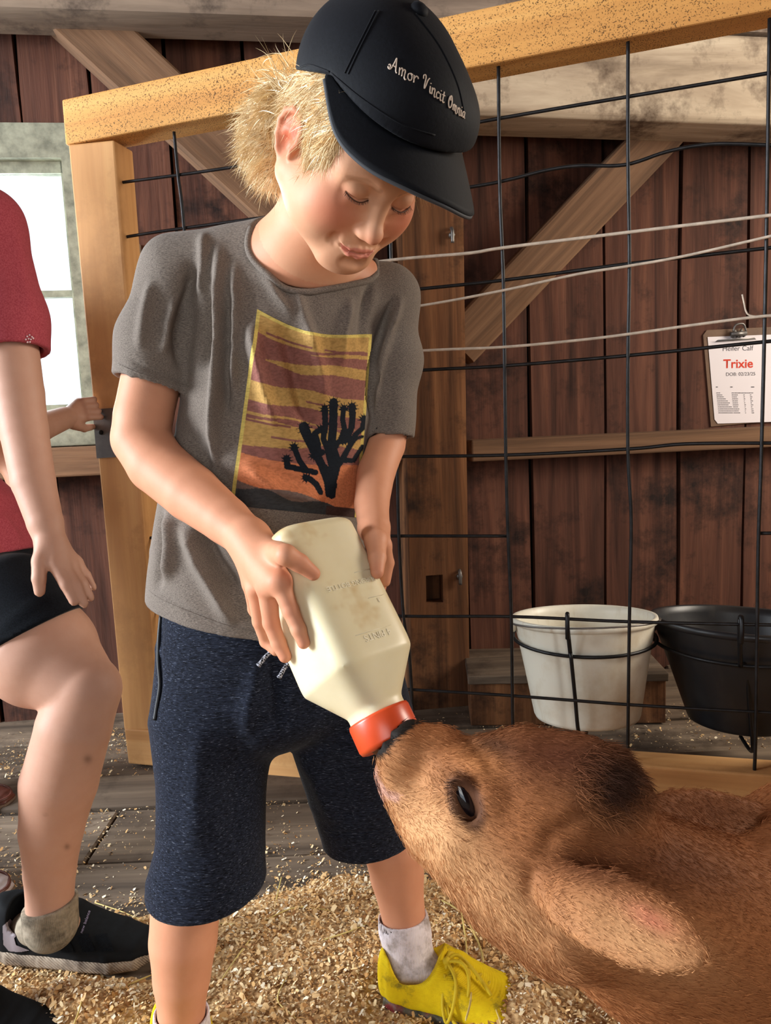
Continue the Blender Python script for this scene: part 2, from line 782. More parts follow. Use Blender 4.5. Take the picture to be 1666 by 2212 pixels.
# ------------------------------------------------------------------ timber, paint, metal
M_plank = wood_mat('dark barn board', (48, 31, 26), (102, 68, 55), (138, 96, 76), (1, 1, .05), 16, rough=.85, bump=.5, tint=.35, stain=(34, 23, 20))
M_timber = wood_mat('old brown timber', (66, 44, 29), (118, 82, 54), (162, 118, 80), (1, 1, .05), 16, rough=.85, bump=.6, tint=.15, stain=(46, 30, 21))
M_brace = wood_mat('dusty brown timber', (74, 56, 44), (124, 97, 75), (162, 130, 102), (1, 1, .05), 14, rough=.9, bump=.5, tint=.1)
M_pale = wood_mat('whitewashed timber', (132, 116, 98), (190, 172, 150), (222, 206, 182), (1, 1, .12), 9, rough=.9, bump=.6, tint=.05, stain=(104, 86, 70))
M_grey = wood_mat('grey weathered timber', (88, 76, 68), (140, 124, 110), (176, 158, 140), (1, 1, .1), 8, rough=.9, bump=.6, tint=.08, stain=(78, 66, 58))
M_pine = wood_mat('yellow pine', (170, 124, 78), (204, 158, 108), (222, 182, 132), (1, 1, .04), 9, rough=.6, bump=.15, tint=.12, stain=(186, 136, 86))
M_pine_speck = wood_mat('yellow pine with black mildew specks', (186, 134, 78), (214, 162, 98), (230, 184, 122), (1, 1, .04), 9, specks=(74, 48, 26), spec_scale=380, rough=.65, bump=.15, tint=.1)
M_floor = wood_mat('trodden floor board', (70, 60, 52), (116, 102, 88), (156, 140, 122), (.05, 1, 1), 12, rough=.85, bump=.5, tint=.3, stain=(64, 52, 42))
M_void = simple('shadow gap', (9, 7, 6), .95, spec=.1)
M_steel = simple('galvanised steel', (118, 114, 110), .45, .7, .5, .2, 30, .1)
M_wire = simple('dark fence wire', (46, 45, 46), .42, .75, .5, .35, 40, .15)
M_twine = simple('pale twine', (206, 188, 168), .8, spec=.2, var=.2, scale=60)
M_frame = simple('old window paint', (138, 138, 120), .75, spec=.25, var=.4, scale=30, bump=.3)


def vplane(p1, p2):
    p1, p2 = np.array(p1, float), np.array(p2, float)
    t = p2 - p1
    t[2] = 0
    t = _unit(t)
    n = np.array([t[1], -t[0], 0])          # towards the camera side
    if n @ (CC - p1) < 0:
        n = -n

    def at(x, y, off=0.0):
        v = CF + (x - 833.0) / FPX * CR - (y - 1106.0) / FPX * CU
        s = ((p1 + n * off - CC) @ n) / (v @ n)
        return CC + v * s
    at.n, at.t, at.o = n, t, p1
    return at


WALL = vplane((0, 2.24, 0), (1, 2.36, 0))
GATE = vplane(P(150, 900, 1.80), P(1666, 900, 1.42))
WALL_UP = np.array([0, 0, 1.0])


def wall_x(x, off=0.0):
    q = WALL.o + WALL.t * (x / WALL.t[0])
    return q + WALL.n * off


def wbox(mb, x0, x1, z0, z1, o0, o1):
    """a box on the back wall between world x, heights and distances out from the wall"""
    c = []
    for x in (x0, x1):
        for o, z in ((o0, z0), (o1, z0), (o1, z1), (o0, z1)):
            q = wall_x(x, o)
            c.append((q[0], q[1], z))
    mb.prism8(c)
    return mb


# window opening measured on the wall
_w1, _w2 = WALL(150, 345), WALL(172, 895)
WX1 = (_w1[0] + _w2[0]) / 2
WX0, WZ0, WZ1 = WX1 - .80, _w2[2], _w1[2]
CEIL_Z = 2.46
wall = MB()
for a, b, c, d in ((-2.6, WX0 - .05, -.05, CEIL_Z), (WX1 + .05, 2.9, -.05, CEIL_Z), (WX0 - .05, WX1 + .05, -.05, WZ0 - .05), (WX0 - .05, WX1 + .05, WZ1 + .05, CEIL_Z)):
    wbox(wall, a, b, c, d, -.06, -.024)
wall_back = wall.build('wall_back', M_void, kind='structure')
seams = [WALL(q, 900)[0] for q in (1148, 1309, 1468, 1612)]
xs = [seams[0] - .20 * k for k in range(16, 0, -1)]
xs = [x + random.uniform(-.02, .02) for x in xs] + seams + [seams[-1] + .22 * k for k in range(1, 9)]


def wall_plank(x0, x1, z0, z1):
    mb = MB()
    j = random.uniform(-.004, .004)
    n = 6
    V, Fc = [], []
    a0, a1 = x0 + .003, x1 - random.uniform(.004, .010)
    ph = random.uniform(0, 6)
    for i in range(n + 1):
        z = z0 + (z1 - z0) * i / n
        w0, w1 = .0022 * math.sin(ph + 2.1 * i), .0025 * math.sin(ph * 2 + 1.7 * i)
        for x, o in ((a0 + w0, j - .022), (a0 + w0, j), (a1 + w1, j), (a1 + w1, j - .022)):
            q = wall_x(x, o)
            V.append((q[0], q[1], z))
    for i in range(n):
        for k in range(4):
            l = (k + 1) % 4
            Fc.append((i * 4 + k, i * 4 + l, i * 4 + 4 + l, i * 4 + 4 + k))
    Fc += [(3, 2, 1, 0), (n * 4, n * 4 + 1, n * 4 + 2, n * 4 + 3)]
    mb.add(V, Fc)
    mb.build('plank', M_plank, wall_back)


for x0, x1 in zip(xs[:-1], xs[1:]):
    if x1 > WX0 - .04 and x0 < WX1 + .04:
        wall_plank(x0, x1, -.04, WZ0 - .04)
        wall_plank(x0, x1, WZ1 + .04, CEIL_Z)
        if x0 < WX0 - .05:
            wall_plank(x0, WX0 - .05, WZ0 - .04, WZ1 + .04)
        if x1 > WX1 + .05:
            wall_plank(WX1 + .05, x1, WZ0 - .04, WZ1 + .04)
    else:
        wall_plank(x0, x1, -.04, CEIL_Z)

# window: casing, sash, bar, glass
mb = MB()
for a, b, c, d in ((WX0 - .09, WX0, WZ0 - .05, WZ1 + .09), (WX1, WX1 + .07, WZ0 - .05, WZ1 + .09), (WX0, WX1, WZ1, WZ1 + .09)):
    wbox(mb, a, b, c, d, -.05, .016)
win = mb.build('window_1', M_frame, kind='structure')
win['label'] = 'bright small paned window in the back wall at the left edge'
mb = MB()
for a, b, c, d in ((WX0, WX0 + .035, WZ0, WZ1), (WX1 - .012, WX1, WZ0, WZ1), (WX0, WX1, WZ1 - .03, WZ1), (WX0, WX1, WZ0, WZ0 + .03)):
    wbox(mb, a, b, c, d, -.045, -.015)
mb.build('sash', M_frame, win)
zb = WALL(120, 632)[2]
mb = MB()
wbox(mb, WX0 + .035, WX1 - .012, zb - .009, zb + .009, -.042, -.018)
mb.build('muntin', M_frame, win)
xm = (WX0 + WX1) / 2
mb = MB()
wbox(mb, xm - .009, xm + .009, WZ0 + .03, WZ1 - .03, -.041, -.019)
mb.build('muntin', M_frame, win)
t = NT('dusty window glass')
tr = t.n('ShaderNodeBsdfTransparent', ins={'Color': (.93, .95, .95, 1)})
gl = t.n('ShaderNodeBsdfGlossy', ins={'Roughness': .08})
mx = t.n('ShaderNodeMixShader', ins={0: .06})
t.link(tr.outputs[0], mx.inputs[1])
t.link(gl.outputs[0], mx.inputs[2])
t.link(mx.outputs[0], t.t.nodes['Material Output'].inputs[0])
for a, b in ((WX0 + .035, xm - .009), (xm + .009, WX1 - .012)):
    for c, d in ((WZ0 + .03, zb - .009), (zb + .009, WZ1 - .03)):
        mb = MB()
        wbox(mb, a, b, c, d, -.032, -.029)
        mb.build('pane', t.m, win)

# frame of the barn: girt under the window, posts, braces, beams
mb = MB()
s0, s1 = WALL(60, 968)[2], WALL(60, 1030)[2]
px_post_l, px_post_r = WALL(872, 1000)[0], WALL(1006, 1000)[0]
wbox(mb, -2.6, WALL(868, 1000, .1)[0], s1, s0, .002, .11)
girt = mb.build('trim_1', M_brace, kind='structure')
own_axes(girt, (-2, 2.1, 1), (0, 2.1 + 2 * WALL.t[1], 1))
girt['label'] = 'brown horizontal girt along the wall under the window'
bevel(girt, .006)
mb = MB()
wbox(mb, WX0 - .08, WX1 + .08, s0 + .002, WZ0 + .002, -.05, .07)
bevel(mb.build('sill', M_frame, win), .004)

POST = vplane(WALL(870, 1500, .19), WALL(1015, 1500, .19))
pb_l, pb_r = POST(893, 1560), POST(1016, 1560)
pt_l, pt_r = POST(868, 440), POST(1001, 440)


def post_x(side, z):
    a, b = (pb_l, pt_l) if side == 0 else (pb_r, pt_r)
    s = (z - a[2]) / (b[2] - a[2])
    return a + (b - a) * s


def post_chunk(mb, s0, s1, z0, z1, d0, d1):
    c = []
    for z in (z0, z1):
        L, R_ = post_x(0, z), post_x(1, z)
        for s, d in ((s0, d0), (s1, d0), (s1, d1), (s0, d1)):
            q = L + (R_ - L) * s - WALL.n * d
            c.append((q[0], q[1], z))
    mb.prism8(c)


mz0, mz1 = POST(945, 1302)[2], POST(945, 1242)[2]
mb = MB()
ts = 1.98
post_chunk(mb, 0, 1, -.02, mz0, 0, .05)
post_chunk(mb, 0, 1, mz1, ts, 0, .05)
post_chunk(mb, 0, .27, mz0, mz1, 0, .05)
post_chunk(mb, .56, 1, mz0, mz1, 0, .05)
post_chunk(mb, 0, 1, -.02, ts, .05, .185)
post = mb.build('post', M_timber)
tag(post, 'old brown barn post with a square mortise hole behind the gate wires', 'post')
for (x, y) in ((976, 508), (993, 1245)):
    q = POST(x, y, .004)
    mb = MB()
    mb.tube([q - WALL.n * .02, q + WALL.n * .006], .008, 8)
    mb.tube(smooth_path([q + (0, 0, .018), q + WALL.n * .010 + (0, 0, .008), q + WALL.n * .008 + (.0, 0, -.022)], 4), .005, 8)
    mb.build('bolt', M_steel, post, smooth=True)

BR = vplane(WALL(800, 500, .06), WALL(1300, 500, .06))
brc = MB().beam(BR(1445, 268), BR(985, 752), .125, .09, BR(1390, 290) - BR(1480, 380), .006, 6).build('brace', M_brace)
own_axes(brc, BR(1445, 268), BR(985, 752))
tag(brc, 'diagonal dusty brown timber brace rising to the right behind the wires', 'brace', 'wall braces')
brc = MB().beam(BR(140, 15), BR(880, 705), .145, .10, BR(250, 190) - BR(345, 165) + BR(0, 40) * 0, .006, 6).build('brace', M_brace)
own_axes(brc, BR(140, 15), BR(880, 705))
tag(brc, 'diagonal brown timber brace falling to the right beside the window', 'brace', 'wall braces')
BM = vplane(WALL(1000, 200, .17), WALL(1666, 200, .17))
q0, q1 = BM(1018, 176), BM(1760, 205)
d_ = _unit(q1 - q0)
bm = MB().beam(q0 - d_ * .12, q1 + d_ * 1.25, .225, .16, (0, 0, 1), .012, 10).build('beam', M_pale)
own_axes(bm, q0, q1)
tag(bm, 'pale whitewashed horizontal beam above the wall brace', 'beam')
bevel(bm, .004)
TB = vplane(WALL(0, 10, .14), WALL(650, 20, .14))
q0, q1 = TB(10, -48), TB(640, -24)
d_ = _unit(q1 - q0)
bm = MB().beam(q0 - d_ * .9, q1 + d_ * 2.35, .20, .15, (0, 0, 1), .01, 10).build('beam', M_grey)
own_axes(bm, q0, q1)
tag(bm, 'grey weathered beam along the top of the wall', 'beam')
RL = vplane(WALL(1015, 960, .07), WALL(1666, 955, .07))
mb = MB()
za, zb2 = RL(1300, 938)[2], RL(1300, 984)[2]
wbox(mb, WALL(1012, 960, .07)[0], 2.8, zb2, za, .004, .075)
rl = mb.build('trim_2', M_brace, kind='structure')
own_axes(rl, (0, 2.2, .8), (2, 2.2 + 2 * WALL.t[1], .8))
rl['label'] = 'brown horizontal rail across the wall behind the wires'
bevel(rl, .005)
mb = MB()
a, b = WALL(286, 528, .012), WALL(303, 612, .012)
wbox(mb, a[0] - .016, a[0] + .02, b[2], a[2], 0.0, .022)
tag(bevel(mb.build('batten', M_grey), .002), 'short pale wooden batten nailed upright to the wall beside the gate stile', 'batten')

# side walls, ceiling, floor (only what surrounds the stall)
def shell_wall(name, c):
    MB().prism8(c).build(name, M_plank, kind='structure')


def qbox(x0, x1, y0, y1, z0, z1):
    return [(x0, y0, z0), (x1, y0, z0), (x1, y1, z0), (x0, y1, z0), (x0, y0, z1), (x1, y0, z1), (x1, y1, z1), (x0, y1, z1)]


shell_wall('wall_left', qbox(-2.72, -2.62, -.7, 2.3, 2.2, CEIL_Z))
fw_ = MB().prism8(qbox(-2.75, -1.1, -2.56, -2.50, -.05, CEIL_Z)).prism8(qbox(.8, 2.85, -2.56, -2.50, -.05, CEIL_Z)).prism8(qbox(-1.1, .8, -2.56, -2.50, 2.25, CEIL_Z)).build('wall_front', M_plank, kind='structure')
shell_wall('wall_left', qbox(-2.72, -2.62, -2.5, -.7, -.05, CEIL_Z))
wr_ = MB()
for q in ((-2.5, .85, -.05, CEIL_Z), (1.85, 2.72, -.05, CEIL_Z), (.85, 1.85, -.05, 1.05), (.85, 1.85, 2.15, CEIL_Z)):  # opening in this wall is made up for the warm fill
    wr_.prism8(qbox(2.75, 2.85, *q))
wr_.build('wall_right', M_plank, kind='structure')
ceil = MB().prism8(qbox(-2.8, 2.9, -2.5, 2.8, CEIL_Z + .03, CEIL_Z + .08)).build('ceiling', M_void, kind='structure')
for k in range(26):
    y = -2.45 + k * .2
    MB().prism8(qbox(-2.75, 2.85, y + .004, y + .194, CEIL_Z + random.uniform(0, .01), CEIL_Z + .03)).build('plank', M_plank, ceil)

flo = MB().prism8(qbox(-2.75, 2.85, -2.5, 2.75, -.12, -.06)).build('floor', M_void, kind='structure')
ys = [-2.4 + .27 * k for k in range(12)] + [.86, 1.12, 1.36, 1.56, 1.715, 1.93, 2.13, 2.33, 2.6]
for y0, y1 in zip(ys[:-1], ys[1:]):
    cut = -.62 if abs(y0 - 1.36) < .01 else (-.76 if abs(y0 - 1.56) < .01 else random.uniform(-1.5, 1.5))
    cuts = [-2.7, cut, 2.8]
    for x0, x1 in zip(cuts[:-1], cuts[1:]):
        zt = random.uniform(-.006, .002) + (.012 if abs(y0 - 1.56) < .01 else 0)
        o = MB().prism8(qbox(x0 + .003, x1 - .003, y0 + .004, y1 - .004, -.06, zt)).build('plank', M_floor, flo)
        bevel(o, .004, 1)

# ------------------------------------------------------------------ gate
def gpath(pts, off=0.0):
    return [GATE(x, y, off) for x, y in pts]


gate = thing('gate', 'yellow pine stall gate with wire mesh behind the boy', 'gate', GATE(900, 1660))
gt = .075      # timber thickness


def gbar(c4, name, mat, front=.02, thick=gt):
    """a board of the gate from the corners of its front face (pixels): two at its start, two at its end"""
    fr = [GATE(x, y, front) for x, y in c4]
    bk = [q - GATE.n * thick for q in fr]
    o = MB().prism8(bk + fr).build(name, mat, gate)
    # grain runs along the longest side: give the mesh its own axes
    a = _unit((fr[2] + fr[3]) / 2 - (fr[0] + fr[1]) / 2)
    b = GATE.n
    c = np.cross(b, a)
    Rm = np.stack([c, b, a], 1)
    o_c = np.mean(fr, 0)
    me = o.data
    for v in me.vertices:
        v.co = Vector(((np.array(v.co) - o_c) @ Rm).tolist())
    mt = Matrix.Identity(4)
    for i in range(3):
        for j in range(3):
            mt[i][j] = Rm[i][j]
        mt[i][3] = o_c[i]
    o.matrix_basis = mt
    o.matrix_parent_inverse = parent_inv(gate)
    bevel(o, .004, 2)
    return o


gbar([(141, 313), (133, 215), (1820, -152), (1820, -9)], 'top_rail', M_pine_speck)
gbar([(147, 312), (246, 302), (345, 1578), (268, 1578)], 'stile', M_pine, .018)
gbar([(1775, -2), (1890, -2), (1840, 1690), (1745, 1690)], 'stile', M_pine, .018)
gbar([(277, 1650), (268, 1574), (1840, 1688), (1840, 1800)], 'bottom_rail', M_pine)
mb = MB()
c = [GATE(x, y, .024) for x, y in ((203, 884), (262, 880), (270, 986), (212, 990))]
mb.prism8([q - GATE.n * .006 for q in c] + c)
c2 = [GATE(203, 884, .024), GATE(212, 990, .024)]
mb.prism8([c2[0], c2[0] - GATE.t * .004, c2[1] - GATE.t * .004, c2[1], c2[0] - GATE.n * .07, c2[0] - GATE.n * .07 - GATE.t * .004, c2[1] - GATE.n * .07 - GATE.t * .004, c2[1] - GATE.n * .07])
plate = mb.build('bracket_plate', M_steel, gate)
for x, y in ((218, 934), (252, 976), (252, 896)):
    MB().ball(GATE(x, y, .026), (.006, .006, .006), 8, 4).build('screw', simple('dark screw', (40, 38, 36), .5, .8) if 'dark screw' not in bpy.data.materials else bpy.data.materials['dark screw'], plate, smooth=True)

WR = .0036
for pts in (
        [(376, 285), (385, 380), (396, 470), (418, 760), (446, 1100), (478, 1540), (484, 1600)],
        [(640, 225), (652, 500), (660, 800), (672, 1200), (690, 1620)],
        [(838, 180), (845, 560), (857, 950), (862, 1157), (872, 1330), (885, 1420), (896, 1620)],
        [(1077, 140), (1080, 405), (1088, 620), (1093, 985), (1098, 1157), (1105, 1340), (1108, 1570), (1110, 1632)],
        [(1357, 85), (1357, 340), (1360, 570), (1357, 770), (1357, 985), (1364, 1130), (1360, 1340), (1357, 1580), (1357, 1650)],
        [(1663, 40), (1655, 570), (1645, 985), (1638, 1200), (1634, 1540), (1630, 1670)]):
    MB().tube(smooth_path(gpath(pts), 6), WR, 8).build('upright_wire', M_wire, gate, smooth=True)
for pts in (
        [(228, 401), (258, 395), (540, 355), (1010, 268), (1350, 210), (1666, 157), (1790, 133)],
        [(232, 519), (360, 498), (700, 452), (1010, 405), (1100, 388), (1180, 368), (1250, 358), (1350, 356), (1440, 328), (1520, 313), (1600, 311), (1790, 320)],
        [(240, 694), (560, 660), (900, 625), (1090, 605), (1357, 570), (1666, 535), (1790, 522)],
        [(250, 843), (560, 822), (905, 800), (1092, 790), (1357, 768), (1666, 737), (1790, 726)],
        [(262, 1003), (560, 994), (820, 987), (1095, 983), (1357, 970), (1480, 959), (1666, 957), (1790, 955)],
        [(275, 1162), (560, 1160), (820, 1158), (1098, 1158)], [(1640, 1152), (1790, 1150)],
        [(290, 1317), (600, 1322), (870, 1331), (1108, 1332), (1357, 1343), (1666, 1350), (1790, 1354)],
        [(300, 1460), (600, 1472), (895, 1490), (1108, 1503), (1357, 1522), (1632, 1538), (1790, 1546)]):
    MB().tube(smooth_path(gpath(pts, -.0055), 6), WR, 8).build('cross_wire', M_wire, gate, smooth=True)

TW = [('uppermost pale twine strand stretched along the gate wires', [(600, 596), (845, 562), (1013, 547), (1090, 535), (1357, 502), (1666, 465), (1790, 450)], .0034),
      ('middle pale twine strand sagging across the gate wires', [(600, 705), (900, 662), (1085, 628), (1250, 592), (1357, 575), (1480, 553), (1666, 510), (1790, 480)], .0029),
      ('lowest pale twine strand stretched in front of the clipboard', [(600, 780), (905, 758), (1085, 750), (1250, 735), (1357, 722), (1500, 702), (1640, 684), (1700, 681), (1790, 676)], .0031)]
for i, (lab, pts, r) in enumerate(TW):
    q = smooth_path(gpath(pts, .0068), 6)
    mb = MB().tube(q, r, 6)
    o = mb.build('twine_strand', M_twine, smooth=True)
    tag(o, lab, 'twine', 'twine strands on the gate')
    if i == 2:
        MB().tube(smooth_path(gpath([(1604, 636), (1608, 655), (1612, 672), (1620, 681), (1645, 685)], .0068), 5), .0016, 6).build('loose_end', M_twine, o, smooth=True)

# ------------------------------------------------------------------ buckets in their wire holders
def cold_warm_plastic(name, rgb, stain):
    t = NT(name)
    v = t.coord('Object')
    n1 = t.noise(v, 9, 5, .65)
    c = t.mix(t.ramp(n1, [(.45, (0, 0, 0)), (.75, (.55, .55, .55))]), lin(rgb), lin(stain))
    v2 = t.coord('Object', (1, 1, .12))
    n2 = t.noise(v2, 30, 3, .6)
    c = t.mix(t.ramp(n2, [(.60, (0, 0, 0)), (.72, (.4, .4, .4))]), c, lin(stain))
    t.bump(n1, .05, .002)
    return t.out(c, .38, Specular_IOR_Level=.45)


M_bucket = cold_warm_plastic('stained white plastic', (226, 222, 206), (176, 150, 104))
M_black = cold_warm_plastic('scuffed black rubber', (30, 31, 34), (58, 54, 50))
M_rod = simple('black painted rod', (30, 30, 32), .4, .5, .5)


def bucket(name, label, mat, top, bot, rt, rb, lip, bail):
    top, bot = np.array(top), np.array(bot)
    ax = _unit(top - bot)
    u = _unit(np.cross(ax, (0, 1, 0)))
    Rm = np.stack([u, np.cross(ax, u), ax], 1)
    L = np.linalg.norm(top - bot)
    root = thing(name, label, 'bucket', bot)
    th = .004
    pr = [(0.0, 0), (rb * .90, 0), (rb * .97, .004), (rb, .012), (rb + (rt - rb) * .5, L * .5), (rt, L - .018), (rt + .0005, L - .016), (rt + lip, L - .015), (rt + lip + .002, L - .008), (rt + lip, L - .001), (rt + lip * .4, L),
          (rt - th, L - .003), (rt - th - .001, L - .02), (rb + (rt - rb) * .5 - th, L * .5), (rb - th, .012), (rb * .9, th), (0, th)]
    mb = MB().lathe(pr, bot, 64, Rm)
    o = mb.build('body', mat, root, smooth=True)
    if bail:
        mb = MB()
        pts = []
        for k in range(25):
            an = math.pi * k / 24
            pts.append(top + Rm @ np.array([(rt + lip + .006) * math.cos(an), (rt + lip) * .995 * math.sin(an), -.012 + .01 * math.sin(an)]))
        mb.tube(pts, .0022, 8)
        mb.build('bail', M_steel, root, smooth=True)
        for s in (-1, 1):
            q = top + Rm @ np.array([s * (rt + lip), 0, -.02])
            MB().ball(q, (.008, .012, .014), 10, 6, Rm).build('ear', mat, root, smooth=True)
    return root, Rm


BD = .19
def gd(x):
    return (GATE(x, 1400) - CC) @ CF


dW = gd(1260) + .185
wt, wb = P(1260, 1328, dW), P(1268, 1548, dW + .005)
rW = 152 * dW / FPX - .006
bucket('bucket', 'stained white plastic bucket hanging in a wire holder behind the gate', M_bucket, wt, wb, rW, 112 * dW / FPX, .006, True)
dB = gd(1600) + .225
bt, bb = P(1602, 1336, dB), P(1594, 1560, dB + .01)
rB = 186 * dB / FPX - .007
bucket('bucket', 'large black rubber bucket hanging in a wire holder beside the white one', M_black, bt, bb, rB, 104 * dB / FPX, .007, False)


def holder(label, c, r, gx, pix_hook, rod):
    root = thing('bucket_holder', label, 'holder', c, 'bucket holders')
    c = np.array(c)
    mb = MB()
    mb.tube([c + (r * math.cos(2 * math.pi * k / 48), r * math.sin(2 * math.pi * k / 48), 0) for k in range(48)], .0042, 8, closed=True)
    mb.build('ring', M_rod, root, smooth=True)
    hp = GATE(pix_hook[0], pix_hook[1], .004)
    fr = c + np.array([0, 0, 0]) + _unit((hp - c) * (1, 1, 0)) * (r + .004)
    mb = MB()
    mb.tube(smooth_path([hp + GATE.n * .0 + (0, 0, -.042), hp + GATE.n * .006 + (0, 0, -.02), hp + (0, 0, .008), hp - GATE.n * .012 + (0, 0, .006), hp - GATE.n * .014 + (0, 0, -.02), fr + (0, 0, .0)], 6), .0048, 8)
    mb.build('hook', M_rod, root, smooth=True)
    mb = MB()
    pts = [fr] + [P(x, y, d) for x, y, d in rod]
    mb.tube(smooth_path(pts, 5), .0042, 8)
    mb.build('rod', M_rod, root, smooth=True)


zr = .050
holder('black wire holder hooked on the gate around the white bucket', wt + (0, 0, -zr), rW + .004, 1260, (1226, 1338), [(1234, 1420, dW - .158), (1243, 1510, dW - .140), (1250, 1580, dW - .120), (1262, 1600, dW - .06), (1268, 1575, dW)])
holder('black wire holder hooked on the gate around the black bucket', bt + (0, 0, -zr), rB + .002, 1600, (1602, 1345), [(1612, 1440, dB - .150), (1620, 1530, dB - .125), (1626, 1606, dB - .105), (1622, 1622, dB - .05), (1600, 1590, dB)])

# ------------------------------------------------------------------ step, clipboard
ST = thing('wooden_step', 'low brown wooden step box standing under the white bucket', 'step', ground(1230, 1570))
a, b = ground(1018, 1572), ground(1442, 1566)
tv = _unit(b - a)
nb = np.array([-tv[1], tv[0], 0])
hz = .145
def rect(p0, L0, L1, d0, d1, z0, z1):
    return [p0 + tv * l + nb * d + (0, 0, z) for z in (z0, z1) for l, d in ((L0, d0), (L1, d0), (L1, d1), (L0, d1))]
LL = np.linalg.norm(b - a)
bevel(MB().prism8(rect(a, 0, LL, .012, .035, 0, hz - .024)).build('riser', M_timber, ST), .003)
bevel(MB().prism8(rect(a, -.005, LL * .52, 0, .24, hz - .024, hz)).build('top_board', M_floor, ST), .003)
bevel(MB().prism8(rect(a, LL * .525, LL + .005, 0.004, .24, hz - .026, hz - .003)).build('top_board', M_floor, ST), .003)
for l in (0, LL - .02):
    MB().prism8(rect(a, l, l + .02, .035, .23, 0, hz - .026)).build('side_board', M_timber, ST)

M_hard = simple('brown hardboard', (104, 78, 58), .6, spec=.3, var=.15, scale=40)
M_paper = simple('white paper', (226, 218, 220), .8, spec=.2)
M_red = simple('red print', (206, 70, 52), .8, spec=.1)
M_ink = simple('grey print', (96, 92, 96), .8, spec=.1)
CLB = WALL
cb = thing('clipboard', 'brown clipboard with a printed white sheet hung on the wall', 'clipboard', WALL(1600, 820, .004))


def on_wall(pts, o0, o1, name, mat, parent, w=.003):
    fr = [WALL(x, y, o1) for x, y in pts]
    bk = [WALL(x, y, o0) for x, y in pts]
    n = len(pts)
    o = MB().add(bk + fr, [tuple(reversed(range(n))), tuple(range(n, 2 * n))] + [(i, (i + 1) % n, n + (i + 1) % n, n + i) for i in range(n)]).build(name, mat, parent)
    return bevel(o, w, 2) if w else o


on_wall([(1519, 724), (1527, 713), (1690, 705), (1700, 714), (1712, 906), (1536, 922)], .003, .0075, 'board', M_hard, cb, .001)
sheet = on_wall([(1529, 728), (1686, 722), (1697, 902), (1676, 911), (1551, 915), (1544, 906)], .0085, .0093, 'sheet', M_paper, cb, 0)
mb = MB()
fr = [WALL(x, y, o) for x, y, o in ((1546, 739, .011), (1634, 733, .011), (1630, 729, .024), (1552, 734, .024))]
bk = [q - WALL.n * .005 for q in fr]
mb.prism8(bk + fr)
for (x, y, o) in ((1588, 714, .018), (1602, 713, .018)):
    mb.tube([WALL(x - 6, y + 16, .016), WALL(x, y, o), WALL(x + 6, y + 14, .016)], .005, 8)
mb.tube([WALL(1580, 722, .02), WALL(1612, 720, .02)], .0075, 10)
mb.tube(smooth_path([WALL(1584, 716, .02), WALL(1590, 702, .024), WALL(1606, 700, .024), WALL(1612, 715, .02)], 5), .003, 8)
mb.build('clip', M_steel, cb, smooth=True)


def wall_text(txt, x, y, wpx, mat, name, skew=-.02, bold=False):
    cu = bpy.data.curves.new('t', 'FONT')
    cu.body = txt
    cu.size = 1
    if bold:
        cu.offset = .018
    ob = bpy.data.objects.new('t', cu)
    COL.objects.link(ob)
    dg = bpy.context.evaluated_depsgraph_get()
    me = bpy.data.meshes.new_from_object(ob.evaluated_get(dg))
    bpy.data.objects.remove(ob)
    co = np.array([v.co[:] for v in me.vertices])
    co[:, 0] -= co[:, 0].min()
    s = wpx / co[:, 0].max()
    out = []
    for c in co:
        px_, py_ = x + c[0] * s, y - c[1] * s + c[0] * s * skew
        out.append(WALL(px_, py_, .0097))
    me.vertices.foreach_set('co', np.array(out, np.float32).ravel())
    me.update()
    return put(name, me, mat, sheet)


wall_text('Heifer Calf', 1562, 758, 66, M_ink, 'heading')
wall_text('Trixie', 1563, 795, 64, M_red, 'name_line', bold=True)
wall_text('DOB: 02/23/25', 1569, 812, 63, M_ink, 'date_line')
mb = MB()
rr = random.Random(3)
for k in range(11):
    y = 848 + k * 4.3
    x0 = 1548 + k * .45
    for (dx, w) in ((0, 10 + 3.0 * min(k, 7) * rr.uniform(.6, 1.1)), (33, 11), (58, 2), (72, 3)):
        if k == 0:
            w = (7, 44, 0, 0)[(0, 33, 58, 72).index(dx)]
        if w <= 0:
            continue
        x = x0 + dx
        while x < x0 + dx + w:
            l = rr.uniform(1.2, 3.2)
            c = [WALL(px_, py_, .0097) for px_, py_ in ((x, y), (x + l, y), (x + l, y + 1.6), (x, y + 1.6))]
            mb.add(c, [(0, 1, 2, 3)])
            x += l + .7
for x, w in ((1547, 4), (1578, 5), (1623, 7)):
    c = [WALL(px_, py_, .0097) for px_, py_ in ((x, 835), (x + w, 835), (x + w, 837), (x, 837))]
    mb.add(c, [(0, 1, 2, 3)])
mb.build('table_print', M_ink, sheet, kind='stuff')

# ------------------------------------------------------------------ the boy
def J(x, y, d, rpx):
    return P(x, y, d), rpx * d / FPX


def skin_mat(name):
    t = NT(name)
    a = t.n('ShaderNodeVertexColor', layer_name='Col').outputs[0]
    v = t.coord('Object', rand=False)
    n1 = t.noise(v, 38, 5, .6)
    c = t.mix(.35, a, t.ramp(n1, [(.3, (.84, .74, .68)), (.7, (1.0, 1.0, 1.0))]), 'MULTIPLY')
    n2 = t.noise(v, 420, 2, .5)
    t.bump(n2, .10, .0008)
    t.out(c, .56, Specular_IOR_Level=.30)
    b = t.b.inputs
    b['Subsurface Weight'].default_value = .08
    b['Subsurface Radius'].default_value = (1.0, .45, .3)
    b['Subsurface Scale'].default_value = .006
    return t.m


